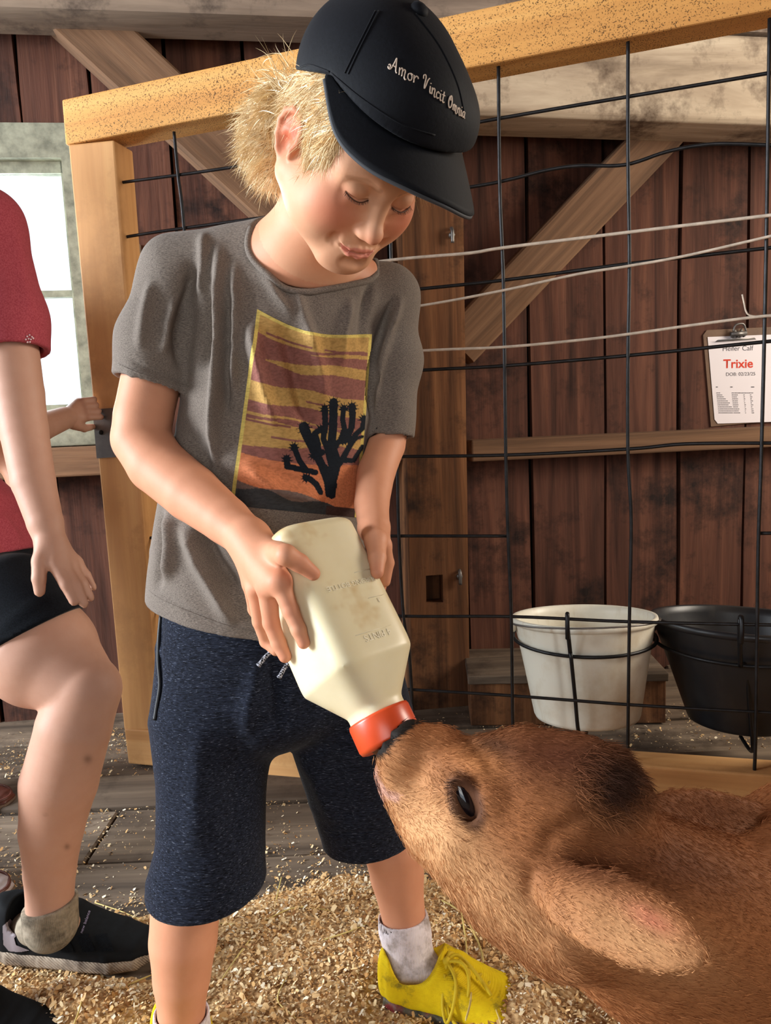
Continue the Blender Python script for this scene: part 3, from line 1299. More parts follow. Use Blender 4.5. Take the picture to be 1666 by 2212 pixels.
def cloth_mat(name, c1, c2, scale, stretch, bump=.25, col=None, fuzz=.06, fleck=None):
    """heathered knit: threads of two tones run along one way"""
    t = NT(name)
    v = t.coord('Object', stretch, rand=False)
    n1 = t.noise(v, scale, 3, .65)
    c = t.ramp(n1, [(.36, lin(c1)), (.64, lin(c2))])
    if fleck:
        n3 = t.noise(t.coord('Object', stretch, rand=False), scale * 1.15, 2, .5)
        c = t.mix(t.ramp(n3, [(.62, (0, 0, 0)), (.72, (.9, .9, .9))]), c, lin(fleck))
    if col:
        a = t.n('ShaderNodeVertexColor', layer_name='Col').outputs[0]
        c = t.mix(1.0, c, a, 'MULTIPLY')
    n2 = t.noise(t.coord('Object', (1, 1, 1), rand=False), 900, 2, .5)
    t.bump(n2, bump, .0008)
    t.out(c, .92, Specular_IOR_Level=.12)
    t.b.inputs['Sheen Weight'].default_value = fuzz
    t.b.inputs['Sheen Roughness'].default_value = .4
    return t.m


M_skin = skin_mat('skin')
SKIN = np.array(lin((214, 160, 126)))
SKIN_RED = np.array(lin((202, 122, 92)))
LIP = np.array(lin((200, 96, 92)))
NAIL = np.array(lin((232, 178, 164)))

# head, measured from the photograph: columns are his left, face forward, crown
HR = np.array([[0.83, 0.294, 0.475], [0.558, -0.45, -0.697], [-0.009, -0.844, 0.537]])
_a, _b, _c = np.linalg.svd(HR)
HR = _a @ _c
HT = np.array([-.0139, .8293, 1.1293])


def hw(*q):
    return HR @ np.array(q) + HT


body = SDF()


def add_head(body, R_, T_):
    """a child's head in its own axes: x his left, y the way he faces, z up"""
    def hu(prim, k=.01):
        body.u(framed(prim, R_, T_), k)

    def hc(prim, k=.004):
        body.cut(framed(prim, R_, T_), k)

    EC = {-1: (-.0268, .0040), 1: (.0295, 0.0)}
    hu(ell((0, -.012, .038), (.070, .088, .082)))
    hu(ell((0, .034, .034), (.057, .044, .050)), .02)
    hu(ell((0, .036, -.030), (.053, .045, .056)), .02)
    for s in (-1, 1):
        hu(ell((s * .035, .046, -.030), (.030, .033, .032)), .02)
        hu(rc((s * .054, -.002, -.044), (s * .018, .064, -.085), .023, .017), .03)
        hu(ell((s * .043, .034, -.050), (.022, .030, .027)), .02)
        hu(rc((s * .012, .0745, .017), (s * .042, .060, .016), .006, .005), .022)
    hu(ell((0, .069, -.087), (.019, .016, .016)), .02)
    hu(ell((0, .060, -.060), (.028, .0275, .026)), .016)
    for s in (-1, 1):
        hc(ell((EC[s][0], .088, -.001 + EC[s][1]), (.017, .0125, .0105)), .018)
    hu(rc((0, .0740, .006), (0, .0915, -.026), .0062, .0076), .016)
    hu(ell((0, .0955, -.0315), (.0088, .0085, .0080)), .010)
    for s in (-1, 1):
        hu(ell((s * .0100, .0865, -.0345), (.0060, .0085, .0060)), .006)
        hu(ell((EC[s][0], .0655, -.0005 + EC[s][1]), (.0150, .0128, .0122)), .004)          # lid over the eye
        hu(rc((EC[s][0] - s * .0095, .075, -.012 + EC[s][1]), (EC[s][0] + s * .0065, .071, -.0125 + EC[s][1]), .0032, .0030), .010)
    for s in (-1, 1):
        hc(rc((s * .0046, .0935, -.0405), (s * .0058, .088, -.0390), .0020, .0017), .002)
        o_, z_ = EC[s][0] - s * .0295, EC[s][1]
        hc(rc((s * .018 + o_, .0772, -.0062 + z_), (s * .030 + o_, .0795, -.0082 + z_), .0012, .0014), .0012)
        hc(rc((s * .030 + o_, .0795, -.0082 + z_), (s * .042 + o_, .0722, -.0052 + z_), .0014, .0009), .0012)
    def sy(x, z):
        """where the face surface lies in front of a point"""
        ys = np.linspace(.125, .045, 500)
        q = np.stack([np.full(500, x), ys, np.full(500, z)], 1) @ R_.T + T_
        return ys[np.argmax(body(q) < 0)]

    up = [(x, sy(x, z) - .0004, z) for x, z in ((-.0215, -.0586), (-.0120, -.0585), (-.0040, -.0570), (0, -.0578), (.0040, -.0570), (.0120, -.0585), (.0215, -.0586))]
    lo = [(x, sy(x, z) - .0006, z) for x, z in ((-.0190, -.0612), (-.0105, -.0652), (0, -.0664), (.0105, -.0652), (.0190, -.0612))]
    ml = [(x, sy(x, z) + .0016 - (.0014 * abs(x) / .0265), z) for x, z in ((-.0285, -.0556), (-.0220, -.0592), (-.0110, -.0614), (0, -.0612), (.0110, -.0614), (.0220, -.0592), (.0285, -.0556))]
    for i in range(6):
        r = [.0006, .0017, .0022, .0020, .0022, .0017, .0006]
        hu(rc(up[i], up[i + 1], r[i], r[i + 1]), .004)
    for i in range(4):
        r = [.0006, .0025, .0033, .0025, .0006]
        hu(rc(lo[i], lo[i + 1], r[i], r[i + 1]), .004)
    for i in range(6):
        hc(rc(ml[i], ml[i + 1], .0013, .0013), .0018)
    for s in (-1, 1):
        hc(ell((s * .0300, .0780, -.0548), (.0022, .0036, .0046)), .008)
    hc(rc((-.008, .089, -.0765), (.008, .089, -.0765), .0040, .0040), .010)
    for s in (-1, 1):                                                            # ears
        def ep(y, z, out=0.0):
            return (s * (.0665 + out - .50 * y * (y < .004)), y - .006, z - .013)
        hu(ell(ep(-.003, 0, .002), (.0058, .0165, .0270), np.array([[1, -s * .45, 0], [s * .45, 1, 0], [0, 0, 1.1]]) / 1.1), .004)
        rim = [(.008, -.002), (.0125, .010), (.010, .022), (.001, .0295), (-.009, .029), (-.0165, .021), (-.0185, .009), (-.0165, -.005), (-.0105, -.017), (-.003, -.0255)]
        for i in range(len(rim) - 1):
            hu(rc(ep(*rim[i], .0045), ep(*rim[i + 1], .0045), .0034, .0034), .003)
        hu(ell(ep(.002, -.0265, .002), (.0048, .0075, .0085)), .005)
        hc(ell(ep(-.001, -.006, .0105), (.0080, .0088, .0120)), .004)
        hc(rc(ep(-.011, .012, .0095), ep(.000, .020, .0085), .0036, .0032), .003)
        hu(rc(ep(.0095, -.004, .006), ep(.010, -.011, .006), .0034, .0030), .003)
    return up, lo


up, lo = add_head(body, HR, HT)
nb, nr = J(655, 545, .905, 84)
hn = hw(0, -.032, -.045)
body.u(rc(hn, nb, .0425, .047), .03)
body.u(rc(nb, P(655, 640, .965), .046, .056), .02)
body.u(rc(P(610, 560, .92), P(400, 592, .935), .040, .040), .04)
body.u(rc(P(720, 600, .94), P(832, 640, .985), .040, .036), .04)
pu = _unit(P(850, 620, .985) - P(380, 600, .93))
body.u(loft([(P(615, 660, .965), .112, .068), (P(600, 850, .975), .115, .076), (P(580, 1080, .985), .105, .074), (P(560, 1330, 1.0), .112, .078), (P(565, 1480, 1.0), .11, .08)], pu), .03)
# right arm (left in the picture)
ra = [J(392, 600, .935, 62), J(338, 770, .935, 64), J(310, 900, .93, 62), J(304, 948, .928, 62), J(340, 1003, .915, 64), J(415, 1066, .885, 62), J(490, 1125, .850, 52), J(538, 1166, .825, 45)]
body.chain([q[0] for q in ra], [q[1] for q in ra], .003, .012)
# left arm
la = [J(838, 645, .985, 56), J(850, 790, 1.0, 52), J(832, 960, 1.0, 44), J(812, 1020, .965, 42), J(803, 1090, .915, 38), J(808, 1140, .880, 34)]
body.chain([q[0] for q in la], [q[1] for q in la], .003, .012)
# legs
l1 = [J(470, 1400, 1.0, 110), J(440, 1660, .975, 84), J(424, 1800, .97, 66), J(403, 1935, .965, 74), J(396, 2030, .965, 72), J(393, 2110, .967, 61), J(392, 2180, .97, 50), J(394, 2235, .97, 49)]
body.chain([q[0] for q in l1], [q[1] for q in l1], .003, .012)
l2 = [J(690, 1400, 1.02, 105), J(790, 1660, 1.06, 72), J(838, 1760, 1.08, 63), J(850, 1830, 1.085, 65), J(858, 1890, 1.09, 58), J(869, 1960, 1.09, 48), J(882, 2050, 1.087, 44), J(888, 2090, 1.085, 46)]
body.chain([q[0] for q in l2], [q[1] for q in l2], .003, .012)
heel2 = ground(865, 2150, 0) + np.array([0, 0, .030])
toe2 = heel2 + np.array([.14, -.045, -.006])
body.u(rc(P(888, 2090, 1.085), heel2, .029, .024), .01)
body.u(rc(P(892, 2090, 1.085), (heel2 + toe2) / 2, .027, .020), .01)
ank1 = P(394, 2235, .97)
heel1 = np.array([ank1[0] - .01, ank1[1] + .015, .03])
toe1 = heel1 + np.array([.055, -.17, -.006])
body.u(rc(ank1, heel1, .029, .026), .01)
body.u(rc(ank1, (heel1 + toe1) / 2, .027, .02), .01)

# bottle pose (needed by the hands): columns across, front, towards the cap
BR_ = np.array([[.757, .519, .397], [.653, -.618, -.437], [.019, .590, -.807]])
_a, _b, _c = np.linalg.svd(BR_)
BR_ = _a @ _c
BT = np.array([-.1016, .8302, .7091])
BA, BL_ = .0522, .164


def on_bottle(x, y, face, off=0.0):
    """point over a side of the bottle seen at a pixel, raised off it"""
    n, c = {'L': (-BR_[:, 0], -BA), 'F': (BR_[:, 1], BA), 'R': (BR_[:, 0], BA)}[face]
    v = CF + (x - 833.0) / FPX * CR - (y - 1106.0) / FPX * CU
    s = (BA + off - (CC - BT) @ n) / (v @ n)
    return CC + v * s


def finger(pts, rs, k=.004):
    body.chain(pts, rs, .0025, k)


wr = ra[-1][0]
i0, i1, i2, i3 = on_bottle(604, 1257, 'L', .013), on_bottle(628, 1320, 'L', .0105), on_bottle(645, 1360, 'L', .0085), on_bottle(656, 1388, 'L', .0062)
m0, m1, m2, m3 = on_bottle(577, 1268, 'L', .015), on_bottle(586, 1345, 'L', .012), on_bottle(602, 1390, 'L', .0085), on_bottle(616, 1418, 'L', .006)
r0 = m0 + (on_bottle(552, 1272, 'L', .013) - on_bottle(577, 1268, 'L', .015))
r1, r2, r3 = on_bottle(562, 1342, 'L', .007), on_bottle(576, 1385, 'L', -.001), on_bottle(596, 1405, 'L', -.004)
k0, k1, k2 = on_bottle(541, 1262, 'L', .006), on_bottle(548, 1318, 'L', -.006), on_bottle(566, 1350, 'L', -.012)
for q, r in ((i0, .0112), (m0, .0115), (r0, .0108), (k0, .0098)):
    body.u(rc(wr, q, .019, r), .010)
body.u(rc(wr, (i0 + m0) / 2, .021, .0125), .010)
finger([i0, i1, i2, i3], [.0105, .0085, .0078, .0066])
finger([m0, m1, m2, m3], [.0108, .0090, .0080, .0068])
finger([r0, r1, r2, r3], [.0102, .0085, .0076, .0062])
finger([k0, k1, k2], [.0092, .0074, .0058])
t0, t1, t2, t3 = P(584, 1190, .80), on_bottle(618, 1199, 'F', .013), on_bottle(647, 1216, 'F', .0098), on_bottle(677, 1239, 'F', .0068)
body.u(rc(wr, t0, .018, .0145), .012)
body.u(rc((wr + t0) / 2, i0, .012, .010), .010)
finger([t0, t1, t2, t3], [.0135, .0108, .0095, .0072], .008)
# his left hand round the far side
wl = la[-1][0]
q0, q1, q2 = on_bottle(812, 1168, 'F', -.002), on_bottle(815, 1205, 'F', .004), on_bottle(815, 1236, 'F', .005)
finger([wl, q0], [.0175, .013], .006)
finger([q0, q1, q2], [.0125, .0098, .0072])
for x1, y1, x2, y2, x3, y3, dz in ((826, 1178, 836, 1216, 832, 1256, .865), (822, 1170, 828, 1232, 820, 1282, .882), (818, 1165, 820, 1240, 812, 1290, .895), (812, 1160, 812, 1236, 806, 1275, .905)):
    a, b, c = P(x1, y1, dz - .01), P(x2, y2, dz), P(x3, y3, dz)
    body.u(rc(wl, a, .0165, .011), .005)
    finger([a, b, c], [.0105, .0085, .0065])

BV, BQ = body.mesh(.0024)
_l = (BV - HT) @ HR
_m = np.clip((np.linalg.norm(_l - (0, 0, -.02), axis=1) - .13) / .03, 0, 1)
_pa = np.min([np.linalg.norm(BV - q, axis=1) for q in (i0, m2, t2, q1, P(822, 1200, .88))], 0)
BV = relax(BV, BQ, 14, .5, _m * np.clip((_pa - .045) / .03, 0, 1))
# finer skin over the face and hands
for lev in range(2):
    qc = BV[BQ].mean(1)
    ql = (qc - HT) @ HR
    fm = (ql[:, 1] > .035) & (np.abs(ql[:, 0]) < .058) & (ql[:, 2] < .032) & (ql[:, 2] > -.105)
    if lev == 0:
        fm |= np.min([np.linalg.norm(qc - q, axis=1) for q in (i0, i2, m2, t1, t3, q1)], 0) < .030
    else:
        fm &= (ql[:, 1] > .055) & (np.abs(ql[:, 0]) < .050)
    BV, BQ = refine(BV, BQ, fm, body, 2, .0024 / 2 ** (lev + 1))


def near(V, q, r):
    return np.clip(1 - np.linalg.norm(V - np.asarray(q), axis=1) / r, 0, 1)


col = np.tile(SKIN, (len(BV), 1))
L = (BV - HT) @ HR


def tint(col, w, c):
    return col + (np.asarray(c) - col) * np.clip(w, 0, 1)[:, None]


for s in (-1, 1):
    col = tint(col, .95 * np.clip(1.3 * near(L, (s * .038, .066, -.026), .036), 0, 1), SKIN_RED * (1.0, .90, .92))
    e = np.clip(1 - np.abs(np.linalg.norm((L - (s * .074, -.008, -.006)) / (.02, .026, .036), axis=1)), 0, 1)
    col = tint(col, 1.3 * e, SKIN_RED * (1.0, .78, .72))
col = tint(col, .5 * near(L, (0, .102, -.036), .02) * 1.6, SKIN_RED)
hd = np.linalg.norm(L - (0, 0, -.02), axis=1) < .14
li = np.where(hd)[0]
dl = np.full(len(BV), 9.0)
for line, r in ((up, .0028), (lo, .0040)):
    P3 = np.array(line)[:, [0, 2]]
    lxz = L[li][:, [0, 2]]
    for i in range(len(P3) - 1):
        ba = P3[i + 1] - P3[i]
        tt = np.clip(((lxz - P3[i]) @ ba) / (ba @ ba), 0, 1)
        rr = r * (1 - .75 * (np.abs(P3[i][0] + tt * ba[0]) / .0222) ** 2)
        dl[li] = np.minimum(dl[li], np.linalg.norm(lxz - P3[i] - tt[:, None] * ba, axis=1) / rr + 9 * (L[li][:, 1] < .055))
col = tint(col, .55 * np.clip((1.25 - dl) * 2.5, 0, 1), LIP)
# thin light brows, darker lash lines
for s in (-1, 1):
    P3 = np.array([(s * .012, .079, .015), (s * .028, .0765, .0195), (s * .043, .066, .015)])
    dd = np.full(len(BV), 1.0)
    for i in range(2):
        ba = P3[i + 1] - P3[i]
        tt = np.clip(((L[li] - P3[i]) @ ba) / (ba @ ba), 0, 1)
        dd[li] = np.minimum(dd[li], np.linalg.norm((L[li] - P3[i] - tt[:, None] * ba) * (1, .4, 1), axis=1))
    col = tint(col, .45 * np.clip((.0045 - dd) / .002, 0, 1), lin((150, 106, 74)))
# elbows, knuckles, knees a little redder; limbs tanned
arm = np.zeros(len(BV), bool)
w = 1 - hd.astype(float)
col = tint(col, .34 * w, SKIN_RED)
for q in (ra[3][0], i1, m1, t2, i0, m0):
    col = tint(col, .5 * near(BV, q, .02), SKIN_RED)
for q in (i3, m3, t3, q2):
    col = tint(col, .6 * near(BV, q, .014), SKIN_RED)
bn = normals(BV, BQ)
bme = mesh_from('person', BV, BQ)
set_col(bme, col)
boy = put('person', bme, M_skin)
tag(boy, 'fair-haired boy in a black cap and grey shirt tilting a milk bottle to the calf', 'person')


def nail(tip, prev, nrm, w, l, name='fingernail'):
    ax = _unit(tip - prev)
    n_ = _unit(nrm - ax * (nrm @ ax))
    sd = np.cross(ax, n_)
    V, Fc = [], []
    for i in range(6):
        for j in range(7):
            u_, v_ = -1 + 2 * j / 6, i / 5
            wid = w * (1 - .25 * v_ ** 3) * (1 if i else .85)
            V.append(tip + ax * (l * (v_ - .55)) + sd * wid * u_ + n_ * (-.0018 * u_ * u_ - .0012 * v_ ** 3))
    for i in range(5):
        for j in range(6):
            Fc.append((i * 7 + j, i * 7 + j + 1, i * 7 + j + 8, i * 7 + j + 7))
    o = MB().add(V, Fc).build(name, M_nail, boy, smooth=True)
    m = o.modifiers.new('thickness', 'SOLIDIFY')
    m.thickness = .0006


M_nail = simple('fingernail', (226, 168, 152), .25, spec=.6)
vn = BR_[:, 1]
nail(t3 + vn * .0066, t2 + vn * .0092, vn, .0046, .0085)
tc = _unit(CC - i3)
n_i = _unit(-BR_[:, 0] + .2 * tc)
nail(i3 + n_i * .0060, i2 + n_i * .0075, n_i, .0040, .0075)
nail(q2 + _unit(vn + BR_[:, 0] * .9) * .0066, q1 + _unit(vn + BR_[:, 0] * .9) * .0092, _unit(vn + BR_[:, 0] * .9), .0042, .008)

# eyes: ball, iris; lashes
M_eye = simple('eye white', (214, 206, 200), .15, spec=.6)
M_iris = simple('blue grey iris', (70, 84, 96), .15, spec=.7)
M_lash = simple('brown lashes', (84, 56, 42), .6)
for s in (-1, 1):
    o_, z_ = {-1: (.0027, .0040), 1: (0.0, 0.0)}[s]
    c = np.array((s * .0295 + o_, .0655, -.0015 + z_))
    e = MB().ball(hw(*c), .0118, 16, 10, HR).build('eye', M_eye, boy, smooth=True)
    MB().ball(hw(*(c + (0.001, .0062, -.0070))), (.0052, .0040, .0048), 12, 6, HR).build('iris', M_iris, e, smooth=True)
    mb = MB()
    lid = smooth_path([(x + o_, y, z + z_) for x, y, z in ((s * .0175, .0775, -.0062), (s * .024, .0795, -.0080), (s * .031, .0795, -.0084), (s * .038, .0760, -.0070), (s * .0425, .0720, -.0048))], 8)
    for i, q in enumerate(lid):
        f_ = i / (len(lid) - 1)
        for rep in range(1):
            d_ = np.array((s * (-.25 + .9 * f_ + random.uniform(-.12, .12)), .8, -.55 + random.uniform(-.15, .15)))
            ln = .0030 + .0020 * f_
            p0 = q + np.array([random.uniform(-.0005, .0005), 0, 0])
            mb.tube([hw(*(p0)), hw(*(p0 + d_ * ln * .55 + (0, 0, -.0002))), hw(*(p0 + d_ * ln + (0, 0, ln * .18)))], [.00026, .00018, .00005], 4)
    mb.tube([hw(*q) for q in lid], .00062, 5)
    mb.build('eyelashes', M_lash, boy, smooth=True, kind='stuff')

# ------------------------------------------------------------------ his clothes
M_shirt = cloth_mat('heathered grey brown knit', (88, 80, 74), (136, 125, 115), 1300, (.22, 1, 1.4), .3)
M_short = cloth_mat('heathered navy knit', (8, 10, 17), (38, 43, 57), 560, (.22, .6, 1.6), .3, fleck=(92, 98, 114))
sh = SDF()
a, b, c = J(386, 595, .935, 74), J(338, 735, .935, 81), J(318, 905, .93, 84)
sh.u(rc(a[0], b[0], a[1], b[1]), .02)
sh.u(rc(b[0], c[0], b[1], c[1]), .02)
a2, b2, c2 = J(838, 645, .985, 61), J(850, 780, 1.0, 58), J(838, 1000, 1.0, 53)
sh.u(rc(a2[0], b2[0], a2[1], b2[1]), .02)
sh.u(rc(b2[0], c2[0], b2[1], c2[1]), .02)
# openings: neck, cuffs, hem
ax = _unit(c[0] - b[0])
side = _unit(P(405, 850, .93) - P(248, 806, .93))
nn = _unit(ax - side * (ax @ side))
pc = P(320, 832, .93)
sh.cut(Prim(lambda p: -((p - pc) @ nn), c[0] - c[1] * 1.25 - .012, c[0] + c[1] * 1.15), .003)
sh.cut(rc(b[0] + (c[0] - b[0]) * .35, c[0], b[1] * .84, c[1] * .90), .003)
ax2 = _unit(c2[0] - b2[0])
pc2 = P(838, 944, 1.0)
sh.cut(Prim(lambda p: -((p - pc2) @ ax2), c2[0] - c2[1] * np.array((.92, 1.3, 1.5)), c2[0] + c2[1] * 1.4), .003)
sh.cut(rc(b2[0] + (c2[0] - b2[0]) * .45, c2[0], b2[1] * .84, c2[1] * .88), .003)
sh.u(loft([(P(625, 640, .955), .120, .078), (P(612, 790, .965), .124, .086), (P(590, 950, .975), .124, .086), (P(572, 1080, .985), .134, .090), (P(562, 1200, .992), .142, .096), (P(556, 1420, .998), .152, .104)], pu))
qa, qr = J(590, 535, .915, 66)
qb, qr2 = J(388, 592, .935, 76)
sh.u(rc(qa, qb, qr, qr2), .03)
qa, qr = J(715, 608, .945, 62)
qb, qr2 = J(832, 642, .985, 64)
sh.u(rc(qa, qb, qr, qr2), .03)
nk0, nk1 = P(655, 470, .85), P(648, 580, .925)
nku = _unit(P(800, 560, .95) - P(530, 450, .90))
sh.cut(loft([(nk0 + (nk0 - nk1) * .6, .094, .085), (nk0, .074, .070), (nk1, .049, .045), (nk1 + (nk1 - nk0) * .22, .038, .034)], nku), .006)
A_, B_, C_ = P(303, 1272, 1.0), P(560, 1388, .895), P(815, 1362, 1.0)
hn_ = _unit(np.cross(B_ - A_, C_ - A_))
hn_ = hn_ if hn_[2] < 0 else -hn_
sh.cut(Prim(lambda p: -((p - A_) @ hn_), np.array([-.6, .5, .2]), np.array([.5, 1.4, .66])), .003)
sh.cut(loft([(P(565, 1330, .997), .138, .090), (P(556, 1480, 1.0), .148, .099)], pu), .004)
SV, SQ = sh.mesh(.003)
SN = normals(SV, SQ)
strokes = [
    ([(470, 520), (478, 620), (480, 720), (470, 850), (462, 960), (455, 1040)], 13, .008),
    ([(440, 500), (440, 570), (432, 640)], 10, .004),
    ([(505, 560), (512, 650), (505, 760), (500, 860)], 12, .005),
    ([(540, 690), (552, 760), (572, 850), (600, 920)], 16, .006),
    ([(452, 620), (448, 720), (440, 800)], 14, -.008),
    ([(492, 640), (494, 760), (486, 900)], 9, -.005),
    ([(420, 560), (405, 640), (385, 720), (392, 800)], 14, -.006),
    ([(395, 900), (420, 960), (470, 1030), (540, 1100)], 26, -.005),
    ([(395, 1130), (430, 1220), (470, 1290), (505, 1350)], 16, .006),
    ([(365, 1100), (370, 1180), (360, 1260)], 14, .005),
    ([(430, 1130), (470, 1210), (520, 1280)], 14, -.005),
    ([(345, 1090), (348, 1200), (338, 1280)], 10, -.004),
    ([(560, 560), (600, 640), (640, 690)], 12, .003),
    ([(640, 620), (655, 680), (680, 760)], 12, .003),
    ([(760, 640), (742, 720), (735, 800)], 10, .004),
    ([(800, 600), (785, 680), (780, 760)], 9, -.003),
    ([(870, 640), (845, 700), (820, 800), (812, 900)], 9, .006),
    ([(852, 640), (832, 700), (805, 800), (800, 900)], 9, -.007),
    ([(330, 600), (312, 680), (302, 760)], 12, .003),
    ([(380, 640), (362, 700), (352, 770)], 10, .004),
    ([(610, 700), (640, 820), (668, 930)], 18, -.005),
    ([(660, 700), (690, 800), (700, 880)], 14, .004),
    ([(520, 1000), (600, 1060), (700, 1085)], 18, .006),
    ([(265, 800), (300, 822), (350, 838), (400, 852)], 7, .0025),
    ([(275, 775), (320, 796), (370, 812), (405, 826)], 5, -.0016),
    ([(318, 1262), (420, 1325), (540, 1362), (600, 1368)], 4, -.0014),
]
SV = folds(SV, SN, [(q, w * .9, max(h * 2.5, -.014)) for q, w, h in strokes])
nz = np.sin(SV[:, 0] * 61 + 1.3 * np.sin(SV[:, 2] * 37)) * np.sin(SV[:, 2] * 29 + 2 * np.sin(SV[:, 0] * 23)) * .0010
SV = relax(SV + normals(SV, SQ) * nz[:, None], SQ, 2, .5)


def tuck(sdf, margin):
    """draw the skin back under the cloth that covers it"""
    global BV
    n_ = normals(BV, BQ)
    d_ = sdf(BV)
    s_ = np.where(d_ < 0, np.clip(margin + d_, 0, margin), 0) * np.clip(-d_ / .002, 0, 1)
    BV = BV - n_ * relax(np.repeat(s_[:, None], 3, 1), BQ, 4, .5)[:, :1]
    bme.vertices.foreach_set('co', BV.astype(np.float32).ravel())
    bme.update()


tuck(sh, .019)
shirt = put('t_shirt', mesh_from('t_shirt', SV, SQ), M_shirt, boy, label='heathered grey brown t-shirt with a desert print')
SEAMS = [[(255, 786), (300, 806), (350, 818), (408, 832)], [(302, 1256), (340, 1290), (420, 1326), (500, 1354), (570, 1366)]]
sbvh = BVHTree.FromPolygons([Vector(v) for v in SV], [tuple(q) for q in SQ])


def cast(bvh, x, y, off=.0006):
    v = Vector(_unit(CF + (x - 833.0) / FPX * CR - (y - 1106.0) / FPX * CU))
    h, n, i, d = bvh.ray_cast(Vector(CC), v)
    if h is None:
        return None
    if n.dot(v) > 0:
        n = -n
    return np.array(h) + np.array(n) * off


for ln_ in SEAMS:
    sp_ = [cast(sbvh, x, y, -.0002) for x, y, _z in smooth_path([q + (0,) for q in ln_], 6)]
    sp_ = [q for q in sp_ if q is not None]
    if len(sp_) > 2:
        MB().tube(sp_, .0010, 5).build('seam', M_shirt, shirt, smooth=True)

# ribbed collar: a band sewn round the neck opening
bbvh = BVHTree.FromPolygons([Vector(v) for v in BV], [tuple(q) for q in BQ])
pts = []
for k in range(41):
    an = math.radians(196 - 214 * k / 40)
    for r_ in np.arange(20, 260, 2.0):
        x, y = 668 + r_ * math.cos(an), 528 + r_ * math.sin(an)
        q = cast(sbvh, x, y, .001)
        bq = cast(bbvh, x, y, 0)
        if q is not None and (bq is None or (q - CC) @ CF < (bq - CC) @ CF - .0015):
            pts.append(cast(sbvh, x + 4 * math.cos(an), y + 4 * math.sin(an), .0002))
            break
pts = [q for q in pts if q is not None]
pts = [q for i, q in enumerate(pts) if i == 0 or np.linalg.norm(q - pts[i - 1]) < .03]
for _ in range(3):
    pts = [pts[0]] + [(pts[i - 1] + pts[i] * 2 + pts[i + 1]) / 4 for i in range(1, len(pts) - 1)] + [pts[-1]]
MB().tube(pts, [.0042] * len(pts), 8).build('collar', M_shirt, shirt, smooth=True)

# the print: a sunset panel with a spiky desert tree, laid on the cloth
TLc, TRc, BRc, BLc = np.array([556, 668.]), np.array([803, 731.]), np.array([772, 1118.]), np.array([497, 1092.])
NU, NV_ = 190, 260
uu, vv = np.meshgrid(np.linspace(0, 1, NU), np.linspace(0, 1, NV_), indexing='xy')
pxl = (1 - vv)[..., None] * ((1 - uu)[..., None] * TLc + uu[..., None] * TRc) + vv[..., None] * ((1 - uu)[..., None] * BLc + uu[..., None] * BRc)
pxl[..., 1] += 20 * np.sin(np.pi * uu * 1.15) * (1 - vv) ** 2
pxl = pxl.reshape(-1, 2)
uv = np.stack([uu.ravel(), vv.ravel()], 1)
c_gold, c_brown, c_or, c_fr = (np.array(lin(c)) for c in ((190, 150, 88), (142, 92, 82), (204, 124, 84), (214, 190, 104)))
pc_ = np.tile(c_brown, (len(uv), 1))
u_, v_ = uv[:, 0], uv[:, 1]


def band(c, h, amp, ph, taper=None):
    y = c + amp * np.sin(u_ * 5.2 + ph) + .4 * amp * np.sin(u_ * 13 + 2 * ph)
    hh = h * (1 if taper is None else np.clip(taper(u_), 0, 1))
    return np.abs(v_ - y) < hh


pc_[band(.055, .050, .008, 0)] = c_gold
pc_[band(.22, .028, .012, 1.0, lambda u: (u - .1) * 3)] = c_gold
pc_[band(.40, .050, .015, 2.2)] = c_gold
pc_[band(.13, .010, .006, .5, lambda u: (u - .45) * 3)] = c_gold
pc_[band(.60, .070, .014, .8, lambda u: 1.25 - .9 * u)] = c_gold
pc_[band(.52, .008, .01, 2.9, lambda u: 1.1 - u)] = c_gold
for c, h, ph, a, b in ((.085, .006, .3, .1, .5), (.10, .005, 2, .6, .95), (.62, .006, 1.1, .25, .55), (.55, .006, .2, .0, .4), (.40, .005, 3, .5, .9)):
    m = band(c, h, .006, ph) & (u_ > a) & (u_ < b)
    pc_[m] = c_brown
m = v_ > .725 + .02 * np.sin(u_ * 4)
pc_[m] = c_or
m = v_ > .86 + .10 * u_ + .012 * np.sin(u_ * 9)
pc_[m] = np.array(lin((116, 96, 88)))
m = v_ > .89 + .08 * u_ + .015 * np.sin(u_ * 14 + 1)
pc_[m] = np.array(lin((62, 64, 66)))
m = (v_ > .95) & (u_ > .75)
pc_[m] = np.array(lin((70, 50, 46)))
bw = .024
fr_ = (u_ < bw * 1.25) | (u_ > 1 - bw * 1.1) | (v_ < bw * .7)
pc_[fr_] = c_fr
